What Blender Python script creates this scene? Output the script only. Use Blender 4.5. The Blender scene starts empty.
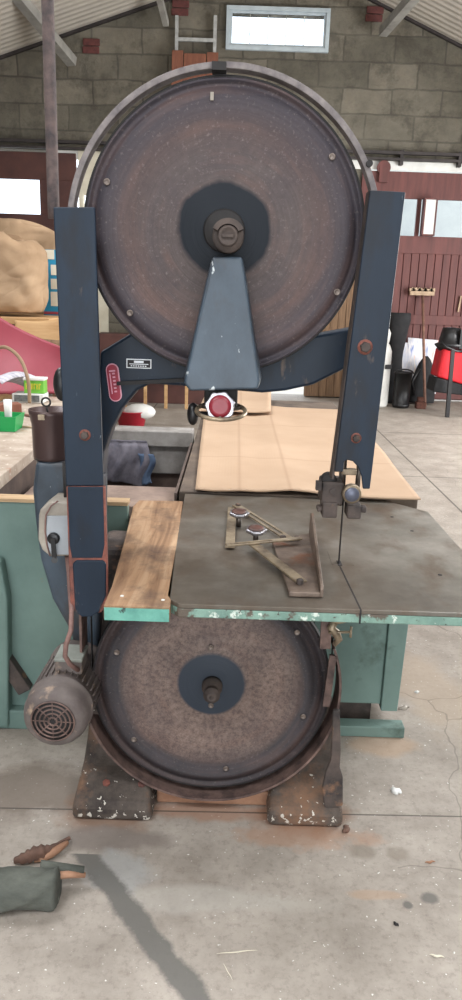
import bpy, bmesh, math, random
from mathutils import Vector, Matrix
random.seed(7)
sc = bpy.context.scene
COL = sc.collection
PI = math.pi

# ------------------------------------------------------------------ camera
CAM_Z, PITCH, ROLL, FPX = 1.53, math.radians(-15.3), math.radians(1.9), 750.0
ROT = Matrix.Rotation(PI/2 + PITCH, 3, 'X') @ Matrix.Rotation(ROLL, 3, 'Z')
cd = bpy.data.cameras.new('camera'); cam = bpy.data.objects.new('camera', cd); COL.objects.link(cam)
cam.matrix_world = Matrix.Translation((0, 0, CAM_Z)) @ ROT.to_4x4()
cd.sensor_fit = 'VERTICAL'; cd.sensor_height = 36; cd.lens = 36*FPX/1000; cd.clip_start = .05; cd.clip_end = 200
sc.camera = cam
def ray(x, y): return ROT @ Vector((x-231, -(y-500), -FPX))
def P(x, y, Y):                      # photo position -> point at distance Y
    r = ray(x, y); return Vector((0, 0, CAM_Z)) + r*(Y/r.y)
def Z(x, y, z=0.0):                  # photo position -> point at height z
    r = ray(x, y); return Vector((0, 0, CAM_Z)) + r*((z-CAM_Z)/r.z)

# ------------------------------------------------------------------ materials
def lin(c):
    out = []
    for v in c[:3]:
        v /= 255.0
        out.append(v/12.92 if v <= .04045 else ((v+.055)/1.055)**2.4)
    return (*out, 1)
MC = {}
class NT:
    def __init__(s, name):
        s.m = bpy.data.materials.new(name); s.m.use_nodes = True
        s.n = s.m.node_tree.nodes; s.l = s.m.node_tree.links
        s.b = s.n['Principled BSDF']; s.tc = s.n.new('ShaderNodeTexCoord'); s.co = s.tc.outputs['Object']
    def new(s, t, **k):
        n = s.n.new(t)
        for a, v in k.items(): setattr(n, a, v)
        return n
    def setin(s, sock, v):
        if hasattr(v, 'is_output') or hasattr(v, 'links'): s.l.new(v, sock)
        else: sock.default_value = v
    def mapping(s, scale, loc=(0, 0, 0), rot=(0, 0, 0), co=None):
        n = s.new('ShaderNodeMapping'); s.l.new(co or s.co, n.inputs[0])
        n.inputs['Scale'].default_value = scale; n.inputs['Location'].default_value = loc; n.inputs['Rotation'].default_value = rot
        return n.outputs[0]
    def noise(s, scale, detail=6, rough=.6, co=None, dist=0):
        n = s.new('ShaderNodeTexNoise'); s.l.new(co or s.co, n.inputs['Vector'])
        n.inputs['Scale'].default_value = scale; n.inputs['Detail'].default_value = detail
        n.inputs['Roughness'].default_value = rough; n.inputs['Distortion'].default_value = dist
        return n.outputs['Fac']
    def ramp(s, fac, stops, interp='LINEAR'):
        n = s.new('ShaderNodeValToRGB'); n.color_ramp.interpolation = interp
        e = n.color_ramp.elements
        while len(e) < len(stops): e.new(.5)
        for i, (p, c) in enumerate(stops):
            e[i].position = p; e[i].color = lin(c) if isinstance(c, tuple) else (c, c, c, 1)
        s.l.new(fac, n.inputs[0]); return n.outputs[0]
    def mix(s, fac, a, b, mode='MIX'):
        n = s.new('ShaderNodeMix', data_type='RGBA', blend_type=mode)
        s.setin(n.inputs[0], fac); s.setin(n.inputs[6], lin(a) if isinstance(a, tuple) else a); s.setin(n.inputs[7], lin(b) if isinstance(b, tuple) else b)
        return n.outputs[2]
    def math(s, op, a, b=None, c=None, clamp=False):
        n = s.new('ShaderNodeMath', operation=op, use_clamp=clamp)
        s.setin(n.inputs[0], a)
        if b is not None: s.setin(n.inputs[1], b)
        if c is not None: s.setin(n.inputs[2], c)
        return n.outputs[0]
    def bump(s, h, strength=.3, dist=.01, prev=None):
        n = s.new('ShaderNodeBump'); n.inputs['Strength'].default_value = strength; n.inputs['Distance'].default_value = dist
        s.l.new(h, n.inputs['Height'])
        if prev: s.l.new(prev, n.inputs['Normal'])
        s.l.new(n.outputs[0], s.b.inputs['Normal']); return n.outputs[0]
    def out(s, col, rough=.7, metal=0, spec=None):
        s.setin(s.b.inputs['Base Color'], lin(col) if isinstance(col, tuple) else col)
        s.setin(s.b.inputs['Roughness'], rough); s.setin(s.b.inputs['Metallic'], metal)
        if spec is not None: s.b.inputs['Specular IOR Level'].default_value = spec
        return s.m
    def xyz(s, co=None):
        n = s.new('ShaderNodeSeparateXYZ'); s.l.new(co or s.co, n.inputs[0]); return n.outputs

def pm(name, c0, c1=None, scale=8, rough=.7, metal=0, bump=.15, stretch=(1, 1, 1), spots=(), detail=7, spec=None):
    """two-tone noisy surface with optional wear spots: (colour, scale, threshold, softness)"""
    if name in MC: return MC[name]
    t = NT(name); c1 = c1 or tuple(v*.75 for v in c0)
    co = t.mapping(stretch)
    f = t.noise(scale, detail, .62, co)
    col = t.ramp(f, [(.32, c1), (.66, c0)])
    for i, (c, s_, th, soft) in enumerate(spots):
        m = t.mapping(stretch, loc=(3.1*i+1, 5.7, 2.3*i))
        g = t.noise(s_, 5, .6, m)
        col = t.mix(t.ramp(g, [(th, 0.0), (min(1, th+soft), 1.0)]), col, c)
    if bump: t.bump(t.noise(scale*3, 5, .7, co), bump, .006)
    MC[name] = t.out(col, rough, metal, spec)
    return MC[name]

M = {}
M['navy'] = pm('navy_paint', (30, 44, 60), (20, 31, 44), 5, .45, 0, .1, (1, 1, .35), [((124, 134, 142), 60, .70, .04), ((30, 30, 33), 7, .54, .16), ((96, 82, 74), 13, .64, .06)], spec=.28)
M['blue'] = pm('blue_grey_paint', (68, 82, 95), (44, 53, 63), 7, .42, 0, .12, (1, 1, .6), [((190, 196, 198), 34, .66, .03), ((56, 52, 52), 8, .52, .2), ((104, 114, 122), 7, .60, .12)])
M['rustred'] = pm('worn_red_oxide', (146, 86, 72), (84, 56, 52), 25, .75, 0, .3)
M['castiron'] = pm('dusty_cast_iron', (92, 80, 74), (48, 44, 44), 14, .75, .1, .35, spots=[((140, 104, 78), 9, .6, .1), ((190, 186, 178), 70, .74, .04)])
M['footiron'] = pm('dusty_foot_iron', (104, 92, 84), (62, 55, 52), 11, .85, .0, .5, spots=[((138, 100, 74), 9, .54, .14), ((205, 200, 192), 55, .66, .04)])
M['steel'] = pm('worn_steel', (128, 120, 112), (78, 70, 66), 14, .42, .7, .15, spots=[((96, 62, 44), 12, .58, .1)])
M['brass_steel'] = pm('tarnished_steel', (168, 152, 128), (104, 90, 76), 20, .4, .5, .2)
M['chrome'] = pm('dull_chrome', (176, 174, 178), (112, 110, 116), 25, .3, .9, .05)
M['dark'] = pm('black_grime', (40, 37, 37), (24, 22, 23), 15, .7, 0, .2)
M['blackplastic'] = pm('black_plastic', (30, 30, 33), (20, 20, 22), 10, .38, 0, .03)
M['redplastic'] = pm('dark_red_plastic', (150, 44, 58), (120, 32, 44), 10, .3, 0, .03)
M['knobface'] = pm('brown_red_knob_face', (92, 56, 46), (58, 38, 34), 30, .5, 0, .2)
M['copperstrip'] = pm('rusty_band', (128, 104, 96), (70, 58, 56), 22, .6, .3, .3)
M['pole'] = pm('rusty_pole', (108, 92, 88), (64, 58, 60), 30, .75, .2, .5)
M['hoop'] = pm('grey_hoop_steel', (138, 130, 128), (92, 86, 88), 26, .6, .3, .35)
M['green'] = pm('faded_green_paint', (114, 138, 130), (92, 115, 109), 3, .6, 0, .08, spots=[((74, 92, 84), 5, .62, .1), ((130, 118, 100), 14, .7, .05)])
M['tablegreen'] = pm('chipped_turquoise_paint', (132, 164, 150), (98, 128, 118), 14, .6, 0, .5, spots=[((92, 82, 72), 16, .56, .05), ((204, 214, 204), 30, .60, .05), ((70, 62, 56), 60, .62, .04)])
M['boardgreen'] = pm('turquoise_board_paint', (112, 176, 160), (84, 144, 132), 16, .6, 0, .3, spots=[((52, 70, 66), 22, .63, .04)])
M['rimwood'] = pm('pale_rim_wood', (196, 168, 132), (150, 122, 92), 20, .75, 0, .2, (.2, 4, 4))
M['pitdark'] = pm('dark_sawdust_box', (104, 88, 80), (66, 56, 54), 5, .9, 0, .3, spots=[((110, 96, 86), 30, .7, .05)])
M['dustboard'] = pm('dusty_bench_top', (186, 172, 158), (142, 124, 108), 6, .85, 0, .3, spots=[((170, 96, 72), 3, .66, .06), ((214, 204, 190), 30, .62, .05)])
M['greybeam'] = pm('grey_beam', (150, 146, 142), (104, 98, 94), 7, .85, 0, .3)
M['benchbrown'] = pm('dirty_bench_brown', (112, 98, 86), (70, 60, 54), 6, .8, 0, .3)
M['beige'] = pm('beige_plastic', (172, 164, 152), (134, 126, 116), 9, .55, 0, .08)
M['switchgrey'] = pm('pale_grey_plastic', (168, 173, 178), (148, 152, 157), 9, .5, 0, .04)
M['motor'] = pm('dusty_motor_grey', (112, 103, 99), (78, 68, 66), 9, .75, 0, .25, spots=[((160, 138, 118), 14, .58, .12)])
M['motorbox'] = pm('grey_green_box', (146, 150, 142), (112, 114, 108), 10, .7, 0, .15)
M['cable'] = pm('dusty_brown_cable', (140, 108, 100), (100, 76, 72), 20, .7, 0, .2)
M['cyl'] = pm('brown_lacquered_tin', (78, 60, 58), (50, 38, 40), 7, .35, .3, .1, (1, 1, .3))
M['red'] = pm('red_plastic_sheet', (156, 62, 76), (134, 46, 60), 2.5, .5, 0, .05)
def m_sack():
    t = NT('creased_sack_fabric')
    col = t.ramp(t.noise(3, 6, .6), [(.3, (146, 120, 94)), (.7, (172, 146, 118))])
    n = t.noise(2.0, 1.5, .4, t.mapping((1, 1, 1.8), rot=(.3, .5, 0)), 1.0)
    rg = t.math('ABSOLUTE', t.math('SUBTRACT', n, .5))
    t.bump(t.math('MINIMUM', t.math('MULTIPLY', rg, 4), 1.0), .45, .05)
    return t.out(col, .85, 0, .2)
M['sackcrease'] = m_sack()
M['sack'] = pm('beige_sack_fabric', (152, 128, 102), (118, 96, 76), 3, .85, 0, .6)
M['sack2'] = pm('yellow_dust_sack', (186, 150, 98), (150, 116, 74), 4, .85, 0, .2)
M['cyan'] = pm('cyan_poster', (30, 140, 178), (24, 120, 160), 4, .5, 0, 0)
M['cream'] = pm('cream_paint', (222, 216, 198), (204, 196, 176), 5, .7, 0, .05)
M['white'] = pm('white_paint', (226, 226, 222), (206, 206, 202), 6, .6, 0, .05)
M['tan'] = pm('tan_board', (196, 160, 116), (164, 124, 80), 5, .8, 0, .1, (.4, 3, 3))
M['limegreen'] = pm('lime_green_card', (112, 186, 62), (96, 168, 52), 5, .5, 0, 0)
M['emerald'] = pm('emerald_plastic', (24, 158, 84), (18, 140, 72), 5, .4, 0, 0)
M['yellowink'] = pm('yellow_ink', (210, 200, 60), (200, 186, 50), 5, .6, 0, 0)
M['denim'] = pm('dark_denim', (112, 108, 116), (66, 64, 74), 12, .95, 0, .5)
M['denimblue'] = pm('blue_denim', (84, 102, 126), (56, 70, 94), 12, .95, 0, .5)
M['paper'] = pm('newsprint', (206, 202, 206), (140, 140, 156), 16, .85, 0, .1, (1, 5, 1))
M['doorred'] = pm('brown_red_door_paint', (108, 62, 58), (86, 50, 48), 3, .65, 0, .1, (4, 1, .5))
M['doordark'] = pm('dark_brown_door_paint', (88, 54, 48), (66, 40, 38), 3, .65, 0, .1)
M['brick'] = pm('dark_red_brick', (104, 58, 54), (78, 44, 44), 20, .85, 0, .3)
M['plank'] = pm('terracotta_plank', (138, 88, 68), (110, 68, 54), 6, .8, 0, .15, (4, 4, .5))
M['rawplank'] = pm('rough_brown_plank', (136, 108, 82), (94, 72, 54), 6, .85, 0, .25, (5, 5, .4))
M['alu'] = pm('ladder_aluminium', (196, 198, 198), (160, 162, 162), 12, .45, .5, .05)
M['truss'] = pm('painted_truss_steel', (158, 156, 150), (128, 126, 122), 6, .6, .1, .1)
M['trackdark'] = pm('door_track_steel', (66, 60, 60), (46, 42, 42), 8, .6, .3, .1)
M['charcoal'] = pm('charcoal_fabric', (40, 40, 42), (26, 26, 28), 9, .9, 0, .3)
M['vividred'] = pm('vivid_red_fabric', (214, 32, 44), (190, 24, 36), 6, .7, 0, .1)
M['broomwood'] = pm('pale_broom_wood', (192, 168, 140), (150, 126, 104), 10, .75, 0, .15)
M['handlewood'] = pm('brown_broom_handle', (140, 104, 88), (100, 72, 62), 10, .7, 0, .1)
M['brush'] = pm('brown_bristle', (104, 66, 54), (74, 48, 42), 40, .95, 0, .5)
M['bark'] = pm('green_black_bark', (104, 106, 98), (54, 58, 54), 9, .95, 0, .8, (.5, 1, 1), spots=[((130, 136, 126), 26, .66, .05)])
M['heart'] = pm('orange_heartwood', (172, 132, 106), (132, 94, 72), 12, .8, 0, .2)
M['splinter'] = pm('brown_splinter', (122, 92, 78), (74, 56, 48), 14, .85, 0, .4, (1, 1, 1))
M['bucketred'] = pm('red_bucket', (196, 44, 64), (176, 34, 52), 5, .4, 0, 0)
M['screw'] = pm('greasy_screw_steel', (132, 120, 112), (84, 74, 70), 30, .4, .5, .1)
M['label'] = pm('nameplate_white', (214, 216, 218), (190, 192, 196), 20, .4, .2, 0)
M['badgered'] = pm('badge_red', (168, 44, 66), (140, 34, 54), 20, .4, 0, 0)
M['badgepink'] = pm('badge_pale_pink', (226, 168, 184), (206, 146, 164), 20, .4, 0, 0)
M['sheen'] = pm('bearing_face_steel', (120, 124, 140), (88, 92, 108), 20, .4, .4, .1)

def m_glass():
    t = NT('window_glass'); t.out((235, 240, 245), .05)
    t.b.inputs['Transmission Weight'].default_value = 1; t.b.inputs['IOR'].default_value = 1.02
    return t.m
M['glass'] = m_glass()
M['bluewhite'] = pm('blue_white_frame', (190, 202, 208), (168, 180, 188), 6, .6, 0, 0)

def m_foot():
    t = NT('dusty_foot_casting'); x, y, z = t.xyz()
    col = t.ramp(t.noise(9, 8, .7), [(.3, (56, 50, 48)), (.7, (104, 94, 86))])
    col = t.mix(t.ramp(t.noise(5, 6, .7), [(.5, 0.0), (.66, .8)]), col, (128, 96, 74))
    n = t.noise(55, 3, .6)
    low = t.ramp(z, [(.015, 1.0), (.075, .0)])
    col = t.mix(t.math('GREATER_THAN', t.math('ADD', n, t.math('MULTIPLY', low, .11)), .68), col, (196, 190, 180))
    t.bump(t.noise(22, 7, .75), .5, .01)
    return t.out(col, .85, 0, .3)
M['foot'] = m_foot()
def m_floor():
    t = NT('concrete_floor'); x, y, z = t.xyz()
    big = t.noise(.9, 5, .6); mid = t.noise(5, 8, .7); fine = t.noise(45, 8, .8)
    col = t.ramp(big, [(.3, (140, 130, 120)), (.7, (170, 162, 152))])
    col = t.mix(.55, col, t.ramp(mid, [(.3, (116, 107, 98)), (.7, (184, 175, 165))]))
    col = t.mix(t.ramp(fine, [(.5, 0.0), (.7, .55)]), col, (104, 95, 88))
    col = t.mix(t.ramp(t.noise(16, 5, .6, t.mapping((1, 1, 1), (7, 3, 1))), [(.64, 0.0), (.74, .45)]), col, (118, 106, 96))
    # white paint/plaster speckles
    col = t.mix(t.ramp(t.noise(85, 2, .5, t.mapping((1, 1, 1), (2, 9, 1))), [(.70, 0.0), (.735, .85)]), col, (226, 224, 218))
    def blob(px, py, rx, ry, c, amt, ns=7, warp=.7, rot=0.0):
        nonlocal col
        w = Z(px, py)
        m = t.mapping((1/rx, 1/ry, 0), (-w.x/rx, -w.y/ry, 0))
        n = t.new('ShaderNodeVectorMath', operation='LENGTH'); t.l.new(m, n.inputs[0])
        d = t.math('ADD', n.outputs['Value'], t.math('MULTIPLY', t.math('SUBTRACT', t.noise(ns, 5, .6), .5), warp*2))
        col = t.mix(t.ramp(d, [(.6, amt), (1.0, 0.0)]), col, c)
    blob(40, 790, .26, .16, (104, 92, 82), .75)  # floor stain with the shade under the motor painted in
    blob(110, 812, .20, .10, (130, 98, 78), .7, 9)
    blob(305, 815, .18, .10, (134, 98, 76), .7, 9)
    blob(200, 900, .35, .05, (186, 182, 174), .35, 5)
    blob(300, 836, .24, .06, (168, 128, 102), .5, 12, .9)
    blob(210, 812, .25, .05, (156, 116, 92), .6)
    blob(110, 838, .20, .06, (120, 110, 104), .7)
    blob(362, 852, .045, .035, (120, 110, 98), .55, 22, .5)
    blob(398, 853, .04, .035, (120, 110, 98), .55, 22, .5)
    blob(430, 898, .03, .025, (92, 90, 86), .8, 20, .3)
    blob(408, 905, .015, .015, (92, 90, 86), .8, 20, .3)
    blob(380, 895, .09, .02, (176, 140, 108), .35, 9)
    blob(118, 872, .10, .09, (162, 164, 164), .55, 12, .8)
    blob(380, 745, .16, .08, (176, 146, 118), .5, 6)
    blob(430, 690, .16, .4, (176, 158, 138), .5, 5)
    # filled trench: a smoother darker strip of newer cement
    a = Z(92, 862); b = Z(205, 1010)
    dx, dy = b.x-a.x, b.y-a.y; L = math.hypot(dx, dy)
    dist = t.math('ABSOLUTE', t.math('ADD', t.math('MULTIPLY', x, dy/L), t.math('ADD', t.math('MULTIPLY', y, -dx/L), -(a.x*dy/L-a.y*dx/L))))
    dist = t.math('ADD', dist, t.math('MULTIPLY', t.math('SUBTRACT', t.noise(14, 5, .7), .5), .05))
    fac = t.math('MULTIPLY', t.ramp(dist, [(.024, .9), (.038, 0.0)]), t.ramp(y, [(.0, 1.0), (1.0, 1.0)]))
    fac = t.math('MULTIPLY', fac, t.math('LESS_THAN', y, a.y+.03))
    col = t.mix(fac, col, (98, 96, 92))
    # slab joints
    ja = t.math('ABSOLUTE', t.math('SUBTRACT', y, t.math('ADD', t.math('MULTIPLY', x, .022), 1.965)))
    j = t.math('LESS_THAN', ja, .003)
    for off in (4.3, 6.6, 8.9):
        j = t.math('MAXIMUM', j, t.math('LESS_THAN', t.math('ABSOLUTE', t.math('SUBTRACT', y, off)), .008))
    for off in (1.75, 4.1, -1.1):
        j = t.math('MAXIMUM', j, t.math('MULTIPLY', t.math('GREATER_THAN', y, 2.9), t.math('LESS_THAN', t.math('ABSOLUTE', t.math('SUBTRACT', x, off)), .008)))
    col = t.mix(t.math('MULTIPLY', j, .75), col, (62, 56, 52))
    # cracks
    vo = t.new('ShaderNodeTexVoronoi', feature='DISTANCE_TO_EDGE'); vo.inputs['Scale'].default_value = 1.1
    wv = t.new('ShaderNodeMix', data_type='VECTOR'); wv.inputs[0].default_value = .12
    nz = t.new('ShaderNodeTexNoise'); nz.inputs['Scale'].default_value = 5; t.l.new(t.co, nz.inputs['Vector'])
    t.l.new(t.co, wv.inputs[4]); t.l.new(nz.outputs['Color'], wv.inputs[5]); t.l.new(wv.outputs[1], vo.inputs['Vector'])
    cr = t.math('MULTIPLY', t.math('LESS_THAN', vo.outputs[0], .0022), t.math('GREATER_THAN', x, .5))
    col = t.mix(t.math('MULTIPLY', cr, .4), col, (90, 82, 74))
    h = t.math('SUBTRACT', t.math('ADD', mid, t.math('MULTIPLY', fine, .5)), t.math('MULTIPLY', j, 1.0))
    t.bump(h, .25, .006)
    return t.out(col, t.ramp(mid, [(.3, .55), (.7, .78)]), 0, .35)

def m_block():
    t = NT('concrete_block_wall')
    co = t.mapping((1, 1, 1), rot=(PI/2, 0, 0))      # x,z -> brick plane
    nzc = t.new('ShaderNodeTexNoise'); nzc.inputs['Scale'].default_value = 2.2; nzc.inputs['Detail'].default_value = 5; t.l.new(co, nzc.inputs['Vector'])
    va = t.new('ShaderNodeVectorMath', operation='MULTIPLY_ADD'); t.l.new(nzc.outputs['Color'], va.inputs[0]); va.inputs[1].default_value = (.07, .07, 0); t.l.new(co, va.inputs[2])
    b = t.new('ShaderNodeTexBrick'); t.l.new(va.outputs[0], b.inputs['Vector'])
    b.inputs['Scale'].default_value = 1; b.inputs['Brick Width'].default_value = .72; b.inputs['Row Height'].default_value = .34
    b.inputs['Mortar Size'].default_value = .016; b.inputs['Mortar Smooth'].default_value = .5
    b.inputs['Color1'].default_value = lin((122, 119, 108)); b.inputs['Color2'].default_value = lin((164, 158, 145)); b.inputs['Mortar'].default_value = lin((101, 98, 90))
    col = t.mix(.6, b.outputs['Color'], t.ramp(t.noise(5, 8, .75), [(.3, (92, 88, 80)), (.7, (216, 208, 194))]), 'MULTIPLY')
    col = t.mix(.3, col, t.ramp(t.noise(.7, 5, .6), [(.38, (84, 80, 72)), (.62, (168, 162, 148))]))
    col = t.mix(t.ramp(t.noise(3.2, 6, .7), [(.5, 0.0), (.65, .6)]), col, (78, 74, 66))
    n = t.bump(t.noise(9, 8, .8), 1.0, .06); t.bump(b.outputs['Fac'], -.5 if False else .4, .02, n)
    return t.out(col, .92)

def m_roof():
    t = NT('fibre_cement_roof')
    x, y, z = t.xyz()
    w = t.math('SINE', t.math('MULTIPLY', y, 2*PI/.146))
    col = t.mix(t.ramp(w, [(0, .3), (.9, 0.0)]), (222, 216, 206), (184, 178, 170))
    col = t.mix(.4, col, t.ramp(t.noise(3, 6, .7), [(.3, (130, 124, 118)), (.7, (196, 190, 180))]), 'MULTIPLY')
    t.bump(w, .3, .02)
    return t.out(col, .85)

def m_wheel(name, stops, hub, hubr, hubwob=.1, rough_=0):
    t = NT(name); x, y, z = t.xyz()
    r = t.math('SQRT', t.math('ADD', t.math('MULTIPLY', x, x), t.math('MULTIPLY', z, z)))
    nx = t.math('DIVIDE', x, r); nz_ = t.math('DIVIDE', z, r)
    col = t.ramp(t.math('MULTIPLY', r, 2.5), stops)
    # fine turned rings
    cr = t.new('ShaderNodeCombineXYZ'); t.l.new(t.math('MULTIPLY', r, 160), cr.inputs[0]); t.l.new(t.math('MULTIPLY', nx, .5), cr.inputs[1]); t.l.new(t.math('MULTIPLY', nz_, .5), cr.inputs[2])
    ring = t.noise(1, 3, .6, cr.outputs[0])
    col = t.mix(.3, col, t.ramp(ring, [(.35, (92, 86, 84)), (.65, (170, 164, 160))]), 'SOFT_LIGHT')
    col = t.mix(t.ramp(t.noise(9, 7, .65), [(.35, .5), (.6, 0.0)]), col, (70, 62, 66))
    cr2 = t.new('ShaderNodeCombineXYZ'); t.l.new(t.math('MULTIPLY', r, 26), cr2.inputs[0]); t.l.new(t.math('MULTIPLY', nx, .9), cr2.inputs[1]); t.l.new(t.math('MULTIPLY', nz_, .9), cr2.inputs[2])
    col = t.mix(t.ramp(t.noise(1, 5, .6, cr2.outputs[0]), [(.5, 0.0), (.75, .4)]), col, (122, 94, 84))
    col = t.mix(t.ramp(t.noise(120, 4, .7), [(.58, 0.0), (.72, .35)]), col, (150, 140, 134))
    if rough_:
        g_ = t.ramp(t.noise(75, 9, .85), [(.36, 1.0), (.56, 0.0)])
        col = t.mix(t.math('MULTIPLY', g_, rough_), col, (62, 52, 50))
    wob = t.math('ADD', r, t.math('MULTIPLY', t.math('SUBTRACT', t.noise(6, 4, .55), .5), hubwob))
    col = t.mix(t.ramp(t.math('MULTIPLY', wob, 1/hubr*.5), [(.47, 1.0), (.52, 0.0)]), col, hub)
    t.bump(ring, .25, .003)
    return t.out(col, .52, .15, .25)

M['wheel_up'] = m_wheel('upper_wheel_steel', [(0, (88, 80, 78)), (.45, (94, 85, 84)), (.6, (90, 76, 74)), (.72, (77, 71, 76)), (.80, (62, 59, 67)), (1, (46, 45, 54))], (26, 31, 38), .116, .05, .35)
M['wheel_low'] = m_wheel('lower_wheel_steel', [(0, (128, 114, 108)), (.5, (148, 130, 122)), (.64, (118, 106, 102)), (.69, (52, 50, 54)), (1, (44, 43, 47))], (56, 63, 73), .100, .01, .75)

def m_card():
    t = NT('corrugated_cardboard'); x, y, z = t.xyz()
    col = t.ramp(t.noise(2.2, 6, .6), [(.3, (172, 146, 122)), (.7, (186, 160, 136))])
    for ax_, pos in ((x, .02), (x, -.17), (y, -.35), (y, .55)):
        dd = t.math('ABSOLUTE', t.math('SUBTRACT', ax_, pos))
        col = t.mix(t.ramp(dd, [(.0, .45), (.010, 0.0)]), col, (150, 122, 100))
    w = t.math('SINE', t.math('MULTIPLY', x, 2*PI/.012))
    col = t.mix(t.math('MULTIPLY', t.math('ADD', w, 1), .015), col, (180, 140, 100))
    col = t.mix(t.ramp(t.noise(30, 5, .6), [(.62, 0.0), (.8, .4)]), col, (190, 150, 112))
    t.bump(w, .05, .001)
    return t.out(col, .85, 0, .2)
M['card'] = m_card()

def m_tabletop():
    t = NT('worn_grey_table_steel'); x, y, z = t.xyz()
    col = t.ramp(t.noise(3.0, 8, .65), [(.32, (88, 82, 76)), (.5, (118, 114, 106)), (.68, (148, 142, 134))])
    col = t.mix(t.ramp(t.noise(6, 5, .6, t.mapping((1.6, .8, 1), (4, 1, 0))), [(.5, 0.0), (.66, .7)]), col, (92, 76, 62))
    col = t.mix(t.math('MULTIPLY', t.ramp(x, [(.40, 1.0), (.55, 0.0)]), t.ramp(t.noise(2.5, 6, .6), [(.4, .15), (.6, .8)])), col, (86, 74, 62))
    col = t.mix(t.ramp(t.noise(70, 4, .7), [(.62, 0.0), (.76, .35)]), col, (58, 54, 50))
    t.bump(t.noise(30, 5, .6), .1, .003)
    return t.out(col, t.ramp(t.noise(5, 6, .6), [(.3, .28), (.7, .55)]), .3, .5)
M['tabletop'] = m_tabletop()

def m_boardwood():
    t = NT('weathered_plank')
    co = t.mapping((16, 1.4, 16))
    g = t.noise(1.6, 6, .6, co, .9)
    col = t.ramp(g, [(.3, (112, 84, 64)), (.5, (154, 122, 94)), (.7, (180, 150, 120))])
    col = t.mix(t.ramp(t.noise(5, 6, .65, t.mapping((1.2, 1, 1))), [(.46, 0.0), (.66, .8)]), col, (88, 72, 64))
    col = t.mix(t.ramp(t.noise(40, 5, .7), [(.6, 0.0), (.72, .5)]), col, (70, 56, 50))
    t.bump(g, .35, .004)
    return t.out(col, .8, 0, .25)
M['boardwood'] = m_boardwood()

def m_printed():
    t = NT('printed_sheet')
    n = t.new('ShaderNodeTexNoise'); t.l.new(t.mapping((9, 9, 2.2), rot=(0, .5, 0)), n.inputs['Vector']); n.inputs['Scale'].default_value = 1.3; n.inputs['Detail'].default_value = 3
    col = t.ramp(n.outputs['Fac'], [(.3, (90, 120, 180)), (.42, (226, 222, 222)), (.55, (196, 200, 214)), (.63, (230, 222, 214)), (.72, (176, 96, 100))])
    return t.out(col, .6)
M['printed'] = m_printed()

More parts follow.
